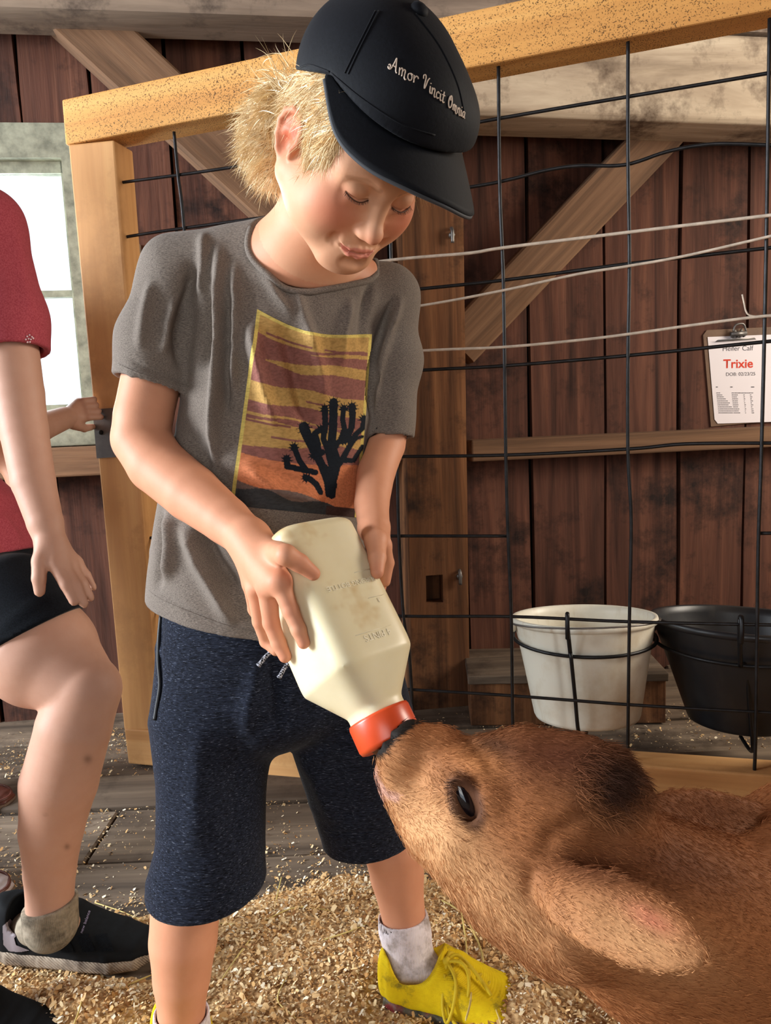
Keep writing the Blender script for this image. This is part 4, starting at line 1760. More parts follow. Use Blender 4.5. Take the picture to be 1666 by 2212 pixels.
# tree: drawn in pixels of the photograph crop (scale 4.628, origin 480,640)
def tp(pts):
    return [(480 + x / 4.628, 640 + y / 4.628) for x, y in pts]
tree = np.zeros(len(uv), bool)
BRANCH = [([(1095, 1990), (1110, 1850), (1150, 1700), (1190, 1640), (1270, 1500), (1330, 1380), (1400, 1320), (1412, 1215)], 30, 20),
          ([(1105, 1900), (1100, 1700), (1070, 1560), (1100, 1400), (1110, 1200), (1110, 1060)], 34, 36),
          ([(1060, 1560), (1010, 1420), (1030, 1300), (1025, 1120)], 24, 26),
          ([(1060, 1980), (1050, 1850), (990, 1680), (930, 1560), (860, 1420), (815, 1310)], 26, 44),
          ([(960, 1640), (960, 1480), (925, 1370), (1000, 1320)], 22, 26),
          ([(930, 1760), (840, 1740), (770, 1640), (715, 1500)], 24, 24),
          ([(840, 1745), (740, 1720), (650, 1700), (645, 1620)], 22, 28),
          ([(980, 1960), (940, 1880), (880, 1830), (830, 1810)], 24, 26),
          ([(1180, 1450), (1220, 1330), (1200, 1220), (1215, 1110)], 26, 20),
          ([(1240, 1440), (1290, 1310), (1300, 1200), (1295, 1100)], 24, 30),
          ([(1200, 1640), (1310, 1640), (1360, 1560), (1400, 1500)], 22, 18),
          ([(1270, 1500), (1340, 1420), (1400, 1400)], 18, 12),
          ([(1120, 1500), (1180, 1440), (1230, 1440)], 26, 20),
          ([(1000, 1560), (940, 1600), (900, 1590)], 26, 20),
          ([(1130, 1760), (1160, 1640), (1110, 1500)], 22, 24),
          ([(1030, 1700), (1085, 1760), (1090, 1880)], 18, 22)]
for pts, w0, w1 in BRANCH:
    d, s = seg_dist(pxl, tp(pts))
    tree |= d < 1.2 * (w0 + (w1 - w0) * s) / 4.628
    if w1 >= 20:                                                             # spiky crown at the tip
        tip = np.array(tp(pts[-1:])[0])
        bk = np.array(tp(pts[-2:-1])[0])
        dr = _unit(tip - bk)
        for k in range(13):
            an = -1.9 + 3.8 * k / 12
            c_, s_ = math.cos(an), math.sin(an)
            dd = np.array([dr[0] * c_ - dr[1] * s_, dr[0] * s_ + dr[1] * c_])
            base = tip - dr * (6 if k % 2 else 2)
            d, s = seg_dist(pxl, [base, base + dd * (w1 / 4.628 + 8.5)])
            tree |= d < 2.1 * (1 - s) + .3
pc_[tree & (v_ > .2)] = np.array(lin((22, 28, 36)))
ok = np.zeros(len(uv), bool)
PV = np.zeros((len(uv), 3))
for i, (x, y) in enumerate(pxl):
    h = cast(sbvh, x, y, .0007)
    if h is not None:
        PV[i], ok[i] = h, True
gi = np.arange(NU * NV_).reshape(NV_, NU)
quads = np.stack([gi[:-1, :-1], gi[1:, :-1], gi[1:, 1:], gi[:-1, 1:]], -1).reshape(-1, 4)
quads = quads[ok[quads].all(1)]
ed = np.linalg.norm(PV[quads[:, 0]] - PV[quads[:, 2]], axis=1)
quads = quads[ed < .012]
pme = mesh_from('print', PV, quads)
set_col(pme, pc_)
t = NT('shirt print ink')
a = t.n('ShaderNodeVertexColor', layer_name='Col').outputs[0]
n1 = t.noise(t.coord('Object', (.35, 1, 1), rand=False), 420, 2, .6)
c = t.mix(.6, a, t.ramp(n1, [(.35, (.5, .5, .5)), (.6, (.92, .92, .92))]), 'MULTIPLY')
put('print', pme, t.out(c, .85, Specular_IOR_Level=.15), shirt)

# shorts
st = SDF()
st.u(loft([(P(560, 1270, 1.0), .122, .088), (P(565, 1380, 1.0), .138, .094), (P(585, 1480, 1.005), .150, .098), (P(598, 1530, 1.005), .150, .094)], pu))
L1 = [J(478, 1430, .99, 128), J(462, 1560, .982, 136), J(458, 1700, .975, 116), J(456, 1830, .97, 116), J(448, 1905, .966, 128), J(446, 2060, .962, 140)]
L2 = [J(722, 1430, 1.02, 140), J(757, 1560, 1.04, 138), J(782, 1700, 1.06, 118), J(800, 1800, 1.075, 104), J(808, 1930, 1.09, 100)]
for Lg in (L1, L2):
    st.u(loft([(q[0], q[1], q[1] * .92) for q in Lg], pu), .016)
h1, h2 = P(445, 1908, .966), P(800, 1806, 1.075)
n1_, n2_ = _unit(np.array([.03, .10, -1])), _unit(np.array([.10, .05, -1]))
st.cut(Prim(lambda p: -((p - h1) @ n1_), L1[-1][0] - .16, L1[-2][0] + (.10, .12, .012)), .003)
st.cut(Prim(lambda p: -((p - h2) @ n2_), L2[-1][0] - (.078, .12, .14), L2[-1][0] + (.14, .14, .17)), .003)
st.cut(rc(L1[-3][0] * .3 + L1[-2][0] * .7, L1[-1][0], L1[-2][1] * .80, L1[-1][1] * .82), .003)
st.cut(rc(L2[-3][0] * .3 + L2[-2][0] * .7, L2[-1][0], L2[-2][1] * .80, L2[-1][1] * .82), .003)
TV, TQ = st.mesh(.0032)
TN = normals(TV, TQ)
TV = folds(TV, TN, [
    ([(330, 1905), (380, 1935), (460, 1944), (540, 1905), (572, 1868)], 4, -.0022),
    ([(352, 1330), (345, 1400), (347, 1480), (338, 1540)], 4, -.0030),
    ([(430, 1560), (425, 1700), (420, 1850)], 26, .005), ([(520, 1560), (510, 1700), (505, 1840)], 28, -.005),
    ([(590, 1420), (600, 1500), (604, 1570)], 14, -.008), ([(560, 1420), (540, 1520), (530, 1600)], 18, .005),
    ([(640, 1620), (680, 1680), (720, 1780)], 14, .005), ([(720, 1600), (740, 1700), (760, 1800)], 18, -.005),
    ([(700, 1800), (760, 1802), (830, 1796)], 4, -.002)])
TV = relax(TV, TQ, 1, .5)
tuck(st, .016)
shorts = put('shorts', mesh_from('shorts', TV, TQ), M_short, boy, label='heathered dark navy knee length shorts')
tbvh = BVHTree.FromPolygons([Vector(v) for v in TV], [tuple(q) for q in TQ])
for ln_ in ([(322, 1893), (350, 1915), (400, 1937), (460, 1942), (520, 1922), (572, 1858)], [(700, 1795), (745, 1800), (800, 1799), (870, 1780)]):
    sp_ = [cast(tbvh, x, y, -.0002) for x, y, _z in smooth_path([q + (0,) for q in ln_], 6)]
    sp_ = [q for q in sp_ if q is not None]
    if len(sp_) > 2:
        MB().tube(sp_, .0011, 5).build('hem_stitch', M_short, shorts, smooth=True)
M_zip = simple('black zip tape', (14, 15, 20), .5)
pts = [cast(tbvh, x, y, .0012) for x, y in ((350, 1328), (345, 1380), (344, 1430), (347, 1480), (340, 1530), (336, 1556))]
pts = [q for q in pts if q is not None]
if len(pts) > 2:
    MB().tube(smooth_path(pts, 4), .0026, 6).build('pocket_zip', M_zip, shorts, smooth=True)
t = NT('flecked drawstring')
w_ = t.n('ShaderNodeTexChecker', ins={'Vector': t.coord('Object', (1, 1, 1), rand=False), 'Scale': 420.0, 'Color1': lin((14, 15, 20)) + (1,), 'Color2': lin((170, 170, 180)) + (1,)})
M_string = t.out(w_.outputs[0], .9)
for x0, y0, x1, y1 in ((600, 1398, 558, 1438), (632, 1424, 603, 1464)):
    a, b = P(x0, y0, .885), P(x1, y1, .875)
    MB().tube(smooth_path([a + (0, .02, .01), a, (a + b) / 2 + (0, .004, .002), b], 4), [.0026] * 12 + [.0032], 7).build('drawstring', M_string, shorts, smooth=True)

# ------------------------------------------------------------------ cap
M_cap = simple('black cotton twill', (10, 12, 18), 0.7, spec=.15, var=.25, scale=300, bump=.12)
M_cap.node_tree.nodes['Principled BSDF'].inputs['Sheen Weight'].default_value = .03
cp = SDF()
cp.u(ell((.001, -.008, .059), (.0840, .1015, .083)))
cp.u(ell((.012, .044, .078), (.060, .044, .046)), .03)
cp.u(ell((.040, .052, .072), (.036, .030, .036)), .02)
cp.cut(Prim(lambda p: p[:, 2] - np.clip(np.minimum(.079 - .05 * (p[:, 0] > 0) * p[:, 0], .078 + .66 * (p[:, 1] - .018)), .012, 1), np.full(3, -.3), np.full(3, .3)), .003)
cp.cut(ell((.001, -.008, .045), (.0785, .0955, .074)), .003)
CV, CQ = cp.mesh(.0024)
CV = CV @ HR.T + HT
CN = normals(CV, CQ)
CV = folds(CV, CN, [
    ([(818, 28), (800, 60), (775, 110), (750, 165)], 3.0, -.0016), ([(808, 30), (790, 60), (764, 110), (740, 163)], 3.0, .0009),
    ([(895, 20), (950, 110), (985, 190), (1000, 250)], 3.0, -.0012),
    ([(870, 60), (905, 95), (930, 115)], 12, .004), ([(905, 80), (945, 130), (965, 170)], 12, -.003),
    ([(660, 95), (700, 118), (745, 150)], 10, .003), ([(670, 130), (700, 140), (735, 150)], 8, -.003),
    ([(640, 150), (665, 144), (690, 150), (712, 156)], 3, -.001),
    ([(716, 160), (782, 216), (868, 272), (982, 300)], 3, -.0012),
    ([(968, 160), (974, 210), (965, 250)], 7, -.003)])
CV = relax(CV, CQ, 2, .5)
CV = CV
cap = put('cap', mesh_from('cap', CV, CQ), M_cap, boy, label='black baseball cap with pale lettering')
cbvh = BVHTree.FromPolygons([Vector(v) for v in CV], [tuple(q) for q in CQ])


for ln_ in ([(818, 24), (800, 60), (775, 110), (752, 160)], [(811, 24), (793, 60), (768, 110), (745, 158)], [(898, 30), (950, 100), (988, 180), (1004, 250)],
            [(716, 158), (782, 213), (868, 268), (940, 292)], [(648, 146), (668, 140), (692, 147), (712, 155)]):
    sp_ = [cast(cbvh, x, y, .0002) for x, y, _z in smooth_path([q + (0,) for q in ln_], 6)]
    sp_ = [q for q in sp_ if q is not None]
    if len(sp_) > 2:
        MB().tube(sp_, .0008, 5).build('seam', M_cap, cap, smooth=True)


def brim_z(x, y):
    return .075 - 5.0 * x * x - .30 * (y - .085)


jn = smooth_path([(-.0735, .005), (-.066, .028), (-.047, .052), (-.018, .076), (.015, .085), (.045, .078), (.066, .056), (.0745, .034)], 6)
ot = smooth_path([(-.0745, .012), (-.0745, .060), (-.064, .091), (-.043, .117), (-.008, .137), (.030, .142), (.058, .135), (.0755, .119), (.0795, .090), (.0765, .045)], 6)


def resample(p, n):
    p = np.array(p)
    c = np.concatenate([[0], np.cumsum(np.linalg.norm(np.diff(p, axis=0), axis=1))])
    return np.stack([np.interp(np.linspace(0, c[-1], n), c, p[:, k]) for k in range(2)], 1)


NB = 60
jn, ot = resample(jn, NB), resample(ot, NB)
rows = []
for k in range(11):
    f_ = k / 10
    xy = jn * (1 - f_) * .96 + ot * f_
    rows.append(xy)
Vt = []
for xy in rows:
    for x, y in xy:
        Vt.append(hw(x, y, brim_z(x, y)))
Vt = np.array(Vt)
gi = np.arange(11 * NB).reshape(11, NB)
qd = np.stack([gi[:-1, :-1], gi[:-1, 1:], gi[1:, 1:], gi[1:, :-1]], -1).reshape(-1, 4)
o = put('brim', mesh_from('brim', Vt, qd), M_cap, cap)
m = o.modifiers.new('thickness', 'SOLIDIFY')
m.thickness, m.offset = .0035, -1
edge = [hw(x, y, brim_z(x, y) - .0005) for x, y in ot]
MB().tube(edge, .0022, 8).build('brim_edge', simple('worn grey piping', (58, 60, 64), .7), cap, smooth=True)
MB().ball(hw(0, -.010, .1425), (.009, .009, .0055), 14, 6, HR).build('button', M_cap, cap, smooth=True)

# embroidered words: pen strokes on a slanted baseline
GL = {
    'A': (1.25, [[(-.25, .55), (-.05, .72), (.05, .5), (-.12, .22), (-.3, .3), (-.2, .12), (.1, .2), (.45, 1.0), (.72, 1.95)], [(.72, 1.95), (.78, 1.0), (.85, .25), (1.0, .02)], [(.25, .75), (.85, .75)]]),
    'm': (1.25, [[(.05, .95), (.12, 0)], [(.12, .6), (.3, .98), (.48, .9), (.5, 0)], [(.5, .6), (.7, .98), (.88, .88), (.86, .05), (1.0, -.22), (1.15, -.1)]]),
    'o': (.85, [[(.42, .95), (.12, .72), (.1, .22), (.35, 0), (.62, .2), (.64, .68), (.42, .95), (.75, .9)]]),
    'r': (.8, [[(.05, .95), (.15, 0)], [(.15, .55), (.35, .95), (.6, .95), (.68, .74)]]),
    'V': (1.3, [[(.0, 1.3), (-.05, 1.75), (.25, 2.0), (.42, 1.7), (.35, .6), (.4, .05)], [(.4, .05), (.62, .7), (.82, 1.5), (1.1, 1.95)]]),
    'i': (.45, [[(.1, .95), (.15, .15), (.3, 0), (.4, .12)], [(.12, 1.3), (.16, 1.42)]]),
    'n': (.9, [[(.05, .95), (.12, 0)], [(.12, .6), (.35, .98), (.58, .88), (.56, .1), (.7, -.12), (.82, 0)]]),
    'c': (.7, [[(.55, .78), (.35, .96), (.12, .7), (.1, .22), (.32, 0), (.58, .2)]]),
    't': (.6, [[(.28, 1.55), (.2, .2), (.35, 0), (.52, .14)], [(-.02, 1.0), (.52, 1.05)]]),
    'O': (1.2, [[(.55, 2.0), (.15, 1.6), (.05, .7), (.35, .02), (.75, .3), (.9, 1.2), (.6, 1.95), (.35, 1.6), (.55, 1.2)]]),
    'a': (.8, [[(.58, .8), (.35, .96), (.12, .7), (.1, .25), (.3, 0), (.52, .3), (.6, .95)], [(.6, .95), (.58, .2), (.75, 0)]]),
}
M_thread = simple('cream embroidery thread', (206, 186, 168), .6, spec=.4)
for word, a, b, xh in (('Amor', (400, 972), (790, 1178), 100), ('Vincit', (846, 1214), (1150, 1432), 92), ('Omnia', (1196, 1476), (1430, 1642), 84)):
    tot = sum(GL[ch][0] for ch in word)
    a, b = np.array(a, float), np.array(b, float)
    x = 0.0
    mb = MB()
    for ch in word:
        adv, ss = GL[ch]
        for s_ in ss:
            pp = smooth_path([np.array(q + (0.,)) for q in s_], 5)
            out = []
            for q in pp:
                c_ = a + (b - a) * ((x + q[0]) / tot) + np.array([.14, -1.0]) * xh * q[1]
                h = cast(cbvh, 780 + c_[0] / 6.408, c_[1] / 6.408, .0006)
                if h is not None:
                    out.append(h)
            if len(out) > 1:
                mb.tube(out, .00062, 5)
        x += adv
    mb.build('lettering', M_thread, cap, smooth=True, kind='stuff')

# ------------------------------------------------------------------ hair
M_hair = NT('blond hair')
v = M_hair.coord('Object', (1, 1, 1), rand=False)
n1 = M_hair.noise(v, 90, 3, .6)
c = M_hair.ramp(n1, [(.25, lin((190, 152, 98))), (.5, lin((232, 204, 154))), (.75, lin((248, 232, 196)))])
M_hair.out(c, .38, Specular_IOR_Level=.5)
M_hair.b.inputs['Anisotropic'].default_value = .4
M_hair = M_hair.m
hs = SDF()
hs.u(ell((0, -.016, .036), (.0745, .0895, .080)))
hs.u(ell((0, -.055, -.010), (.060, .045, .050)), .02)
hs.u(ell((0, -.062, -.040), (.044, .030, .030)), .02)
for x_, y_, d_, r_ in ((598, 215, .815, 34), (578, 262, .825, 44), (576, 312, .830, 42), (592, 356, .832, 32)):
    q_, rr_ = J(x_, y_, d_, r_)
    hs.u(ell(HR.T @ (q_ - HT), (rr_, rr_, rr_)), .014)
for s in (-1, 1):
    hs.u(ell((s * .060, .026, .030), (.010, .026, .034)), .012)
    hs.u(ell((s * .058, .022, .002), (.007, .012, .022)), .010)
    hs.cut(ell((s * .074, -.004, -.012), (.022, .0165, .032)), .008)
hs.cut(ell((0, .085, .01), (.055, .050, .075)), .01)
hs.cut(Prim(lambda p: np.minimum(.090, .088 + .66 * (p[:, 1] - .018)) * 0 + (np.clip(np.minimum(.088, .088 + .66 * (p[:, 1] - .018)), .022, 1) - p[:, 2]), np.full(3, -.3), np.full(3, .3)), .008)
HV, HQ = hs.mesh(.0032)
hair = put('hair', mesh_from('hair', HV @ HR.T + HT, HQ), simple('blond undercoat', (188, 146, 92), .8, spec=.1, var=.35, scale=160, bump=.6), boy, label='tousled blond hair sticking out under the cap')


def strands(name, mat, parent, roots, dirs, lens, width, curl, gravity, seg=5, lift=None):
    """thin tapered ribbons; roots/dirs in world space, joined into one heap of hair"""
    n = len(roots)
    ts = np.linspace(0, 1, seg)
    pts = np.zeros((n, seg, 3))
    d = dirs / (np.linalg.norm(dirs, axis=1)[:, None] + 1e-9)
    cur = roots.copy()
    pts[:, 0] = cur
    rv = RNG.normal(size=(n, 3))
    for k in range(1, seg):
        step = (lens / (seg - 1))[:, None]
        d = d + curl * rv * .35 + np.array(gravity) * (1.0 / seg)
        rv = rv * .7 + RNG.normal(size=(n, 3)) * .3
        d /= np.linalg.norm(d, axis=1)[:, None] + 1e-9
        cur = cur + d * step
        pts[:, k] = cur
    view = CC - pts[:, 0]
    tang = pts[:, -1] - pts[:, 0]
    side = np.cross(tang, view + RNG.normal(size=(n, 3)) * .35)
    side /= np.linalg.norm(side, axis=1)[:, None] + 1e-9
    wd = width[:, None] * (1 - ts ** 1.6)[None] + width[:, None] * .06
    A = pts - side[:, None] * wd[..., None] * .5
    B = pts + side[:, None] * wd[..., None] * .5
    V = np.stack([A, B], 2).reshape(n * seg * 2, 3)
    b = (np.arange(n) * seg * 2)[:, None, None]
    k = np.arange(seg - 1)[None, :, None] * 2
    Fq = (b + k + np.array([0, 1, 3, 2])[None, None]).reshape(-1, 4)
    return put(name, mesh_from(name, V, Fq), mat, parent, kind='stuff')


# locks over the skull below the cap and in front of the ear
hn_l = normals(HV, HQ)
pool = np.where((HV[:, 2] < np.clip(np.minimum(.082, .080 + .66 * (HV[:, 1] - .018)), .016, 1)) & (HV[:, 0] < .0))[0]
pick = RNG.choice(pool, 15000, replace=True)
hl = HV[pick] + RNG.normal(size=(15000, 3)) * .0012
hnl = hn_l[pick]
keep = (hl[:, 2] < np.clip(np.minimum(.082, .080 + .66 * (hl[:, 1] - .018)), .016, 1)) & (hl[:, 0] < .02)
hl, hnl = hl[keep], hnl[keep]
flow = np.stack([np.full(len(hl), -.05), np.full(len(hl), -.55), np.full(len(hl), -1.0)], 1)
fwd = hl[:, 1] > .006
flow[fwd] = np.array([0, -.55, -.85])
flow[(hl[:, 2] < .02) & fwd] = np.array([0, -.1, -1.0])
flow[hl[:, 1] < -.045] = np.array([-.1, -.25, -1.0])
cl = np.stack([np.sin(hl[:, 2] * 310 + hl[:, 1] * 170), np.sin(hl[:, 1] * 260 + 1.7), np.sin(hl[:, 2] * 210 + hl[:, 0] * 300)], 1)
flow = flow + cl * .42 + RNG.normal(size=flow.shape) * .13
flow -= hnl * (flow * hnl).sum(1)[:, None] * .9
flow = flow / np.linalg.norm(flow, axis=1)[:, None] + hnl * RNG.uniform(.0, .15, (len(hl), 1))
ln = RNG.uniform(.016, .044, len(hl)) * np.where(fwd, .65, 1.0)
strands('hair_locks', M_hair, hair, hl @ HR.T + HT, flow @ HR.T, ln, RNG.uniform(.0003, .0009, len(hl)), .26, (0, 0, -.55), 8)
# wild tufts behind the ear that catch the window light
def tuft(n, x, y, z, sp, dr, l0, l1, curl):
    r = np.array([x, y, z]) + RNG.normal(size=(n, 3)) * sp
    d = np.array(dr) + RNG.normal(size=(n, 3)) * .35
    return r @ HR.T + HT, d @ HR.T, RNG.uniform(l0, l1, n)
parts_ = [tuft(60, -.066, -.066, .012, .009, (-.5, -1.0, .25), .02, .036, .3), tuft(70, -.060, -.072, -.004, .010, (-.5, -.9, -.4), .016, .034, .3),
          tuft(120, -.056, -.088, -.026, .014, (-.35, -.6, -.9), .016, .034, .3), tuft(160, -.048, -.082, -.050, .014, (-.35, -.3, -1.0), .015, .032, .3),
          tuft(70, .050, .058, .030, .008, (.35, .3, -1.0), .018, .036, .3)]
rt_, dr_, ll_ = (np.concatenate([q[i] for q in parts_]) for i in range(3))
strands('hair_tufts', M_hair, hair, rt_, dr_, ll_, RNG.uniform(.0003, .0009, len(rt_)), .32, (0, 0, -.4), 8)

# ------------------------------------------------------------------ sock, shoes
M_sock = NT('white ribbed sock')
v = M_sock.coord('Object', (1, 1, 1), rand=False)
w_ = M_sock.n('ShaderNodeTexWave', ins={'Vector': v, 'Scale': 150.0, 'Distortion': .5}, bands_direction='X')
n1 = M_sock.noise(v, 30, 5, .7)
c = M_sock.ramp(n1, [(.35, lin((150, 138, 132))), (.56, lin((226, 216, 220))), (.8, lin((236, 228, 232)))])
M_sock.bump(w_.outputs['Fac'], .3, .001)
M_sock = M_sock.out(c, .9, Specular_IOR_Level=.1)


def sock(pts, top, name='sock', mat=None, parent=None, label=None):
    s_ = SDF()
    s_.chain([q[0] for q in pts], [q[1] for q in pts], .008)
    s_.cut(Prim(lambda p: -((p - top[0]) @ _unit(top[1])), np.full(3, -5.), np.full(3, 5.)), .002)
    V, Q = s_.mesh(.0025)
    return put(name, mesh_from(name, V, Q), mat or M_sock, parent or boy, **({'label': label} if label else {}))


s_ = SDF()
sk = [J(868, 1930, 1.09, 53), J(870, 1975, 1.09, 53), J(872, 1992, 1.09, 53), J(874, 2004, 1.09, 56), J(876, 2010, 1.09, 52), J(877, 2018, 1.09, 55), J(884, 2060, 1.087, 52), J(888, 2090, 1.085, 53)]
s_.chain([q[0] for q in sk], [q[1] for q in sk], .0025)
s_.u(rc(sk[-1][0], heel2 + (.008, 0, .006), .036, .030), .006)
s_.u(rc(sk[-1][0], (heel2 + toe2) / 2 + (0, 0, .004), .034, .026), .006)
tp_ = P(869, 1977, 1.09)
tn_ = _unit(np.array([-.05, .10, 1.0]))
s_.cut(Prim(lambda p: -((p - tp_) @ tn_), np.full(3, -5.), np.full(3, 5.)), .002)
s_.cut(rc(P(866, 1940, 1.09), P(870, 1996, 1.09), 48 * 1.09 / FPX, 49 * 1.09 / FPX), .002)
KV, KQ = s_.mesh(.0024)
put('sock', mesh_from('sock', KV, KQ), M_sock, boy)
sk = [J(393, 2150, .968, 60), (P(392, 2200, .97), 57 * .97 / FPX), (ank1, .036), ((ank1 + heel1) / 2, .036)]
s_ = SDF()
s_.chain([q[0] for q in sk], [q[1] for q in sk], .006)
tp_ = P(391, 2186, .97)
tn_ = _unit(np.array([.10, .05, 1.0]))
s_.cut(Prim(lambda p: -((p - tp_) @ tn_), np.full(3, -5.), np.full(3, 5.)), .002)
s_.cut(rc(P(393, 2150, .968), P(392, 2205, .97), 53 * .97 / FPX, 53 * .97 / FPX), .002)
KV, KQ = s_.mesh(.0024)
put('sock', mesh_from('sock', KV, KQ), M_sock, boy)

M_yel = NT('yellow knit with dirt')
v = M_yel.coord('Object', (1, 1, 1), rand=False)
w_ = M_yel.n('ShaderNodeTexWave', ins={'Vector': v, 'Scale': 230.0, 'Distortion': 1.0}, bands_direction='Z')
n1 = M_yel.noise(v, 26, 5, .7)
c = M_yel.ramp(n1, [(.30, lin((132, 116, 32))), (.45, lin((222, 190, 16))), (.7, lin((238, 210, 20)))])
M_yel.bump(w_.outputs['Fac'], .35, .001)
M_yel = M_yel.out(c, .75, Specular_IOR_Level=.2)
M_ylace = simple('yellow lace', (206, 178, 24), .7, bump=.3, scale=400)
M_sole2 = NT('black and red speckled sole')
v = M_sole2.coord('Object', (1, 1, 1), rand=False)
n1 = M_sole2.noise(v, 24, 4, .6)
n2 = M_sole2.noise(v, 300, 3, .6)
c = M_sole2.ramp(n1, [(.40, lin((40, 44, 40))), (.52, lin((92, 84, 62))), (.62, lin((128, 36, 40))), (.8, lin((52, 40, 40)))])
c = M_sole2.mix(.5, c, M_sole2.ramp(n2, [(.4, (.35, .35, .35)), (.6, (1, 1, 1))]), 'MULTIPLY')
M_sole2 = M_sole2.out(c, .6)


def shoe(parent, heel, toe, ankle, scale, m_up, m_sole, open_r, lbl=None, top=.088, sole_h=.022, dip=.030):
    heel, toe = np.array(heel) * np.array((1, 1, 0)), np.array(toe) * np.array((1, 1, 0))
    L = np.linalg.norm(toe - heel)
    f_ = (toe - heel) / L
    sd = np.array([f_[1], -f_[0], 0])

    def at(s, h, w=0.0):
        return heel + f_ * (s * L) + sd * w + np.array([0, 0, h])
    k = scale
    hh = top / 2
    s_ = SDF()
    s_.u(loft([(at(.035, hh), .027 * k, hh * .96), (at(.10, hh), .034 * k, hh), (at(.22, hh), .0375 * k, hh), (at(.34, hh * .98), .0375 * k, hh * .98), (at(.46, hh * .86), .039 * k, hh * .86),
               (at(.60, hh * .66), .042 * k, hh * .66), (at(.76, hh * .52), .043 * k, hh * .52), (at(.90, hh * .42), .036 * k, hh * .42), (at(.97, hh * .36), .024 * k, hh * .34)], sd, 2.6), .006)
    an = np.array(ankle)
    s_.cut(rc(at(.195, top * .66), an + (0, 0, .03), open_r, open_r * 1.12), .006)
    s_.cut(Prim(lambda p: ((top - dip + (dip + .004) * np.clip(np.abs((p - heel) @ f_ / L - .215) / .19, 0, 1.15) ** 3) - p[:, 2]), np.full(3, -5.) , np.array([5., 5., .5])), .004)
    s_.cut(Prim(lambda p: p[:, 2] - sole_h * .8, np.full(3, -5.), np.array([5., 5., sole_h])), .002)
    V, Q = s_.mesh(.0026)
    V = relax(V, Q, 2, .4)
    root = put('shoe', mesh_from('shoe', V, Q), m_up, parent, **({'label': lbl} if lbl else {}))
    s2 = SDF()
    s2.u(loft([(at(.03, sole_h * .52), .028 * k, sole_h * .52), (at(.12, sole_h * .5), .0365 * k, sole_h * .5), (at(.34, sole_h * .5), .0385 * k, sole_h * .5), (at(.60, sole_h * .5), .0435 * k, sole_h * .5), (at(.78, sole_h * .5), .0445 * k, sole_h * .5),
               (at(.92, sole_h * .55), .036 * k, sole_h * .45), (at(.985, sole_h * .65), .022 * k, sole_h * .36)], sd, 3.5), .004)
    V, Q = s2.mesh(.0026)
    V = relax(V, Q, 2, .4)
    put('sole', mesh_from('sole', V, Q), m_sole, root)
    return root, at


hl2 = ground(838, 2150)
tl2 = hl2 + .215 * _unit(np.array([.95, -.30, 0]))
ys, yat = shoe(boy, hl2, tl2, P(886, 2060, 1.087), 1.10, M_yel, M_sole2, .0365, lbl='dusty yellow knit shoe with yellow laces')
mb = MB()
for k in range(5):
    s = .42 + k * .065
    h = .078 - k * .0085
    mb.tube(smooth_path([yat(s, h - .010, -.024), yat(s + .02, h + .005, 0), yat(s + .05, h - .014, .024)], 5), .0025, 6)
    mb.tube(smooth_path([yat(s, h - .010, .024), yat(s + .02, h + .0065, 0), yat(s + .05, h - .014, -.024)], 5), .0025, 6)
kn = yat(.44, .084, .014)
mb.ball(kn, .0062, 8, 5)
for pts in ([(0, 0, 0), (.010, -.020, -.014), (.004, -.036, -.040), (-.006, -.042, -.058), (-.010, -.030, -.040), (-.004, -.012, -.010)],
            [(0, 0, 0), (.020, -.012, .006), (.028, -.020, -.010), (.024, -.030, -.034), (.012, -.030, -.036), (.006, -.016, -.016)],
            [(0, 0, 0), (-.004, -.012, -.02), (-.002, -.034, -.05), (.012, -.050, -.062)],
            [(0, 0, 0), (.016, .006, .004), (.040, -.006, -.016), (.058, -.026, -.034)]):
    mb.tube(smooth_path([kn + np.array(q) for q in pts], 5), .0025, 6)
mb.build('lace', M_ylace, ys, smooth=True)
shoe(boy, heel1 + (-.008, .035, 0), toe1, P(392, 2200, .97), 1.10, M_yel, M_sole2, .036, lbl='dusty yellow knit shoe')

# ------------------------------------------------------------------ nursing bottle
M_bottle = NT('milky plastic')
v = M_bottle.coord('Object', rand=False)
n1 = M_bottle.noise(v, 11, 4, .6)
c = M_bottle.ramp(n1, [(.35, lin((226, 214, 180))), (.6, lin((220, 206, 168))), (.72, lin((196, 164, 112)))])
M_bottle.bump(M_bottle.noise(v, 60, 2, .5), .04, .002)
M_bottle.out(c, .36, Specular_IOR_Level=.4)
M_bottle.b.inputs['Subsurface Weight'].default_value = .25
M_bottle.b.inputs['Subsurface Radius'].default_value = (1, .8, .5)
M_bottle.b.inputs['Subsurface Scale'].default_value = .012
M_bottle = M_bottle.m
M_cup = simple('orange red plastic', (206, 74, 36), .32, spec=.55, var=.06, scale=60)
M_teat = simple('dark rubber', (92, 52, 40), .5)


def bl(x, y, z):
    return BT + BR_ @ np.array([x, y, z], float)


bo = SDF()


def bottle_form(p):
    z = p[:, 2]
    w_ = np.clip((z - BL_ + .01) / .05, 0, 1)
    n_ = 5.2 - 2.6 * w_
    r_ = np.interp(z, [0, .012, BL_, BL_ + .042, BL_ + .1], [BA * .97, BA, BA, .0285, .0285])
    e = (np.abs(p[:, 0]) ** n_ + np.abs(p[:, 1]) ** n_) ** (1 / n_) - r_
    e = e * np.where((z > BL_) & (z < BL_ + .042), .88, 1.0)
    q = np.stack([e + .012, -z + .012], 1)
    e2 = np.sqrt((np.maximum(q, 0) ** 2).sum(1)) + np.minimum(q.max(1), 0) - .012
    return np.maximum(e2, z - (BL_ + .056))


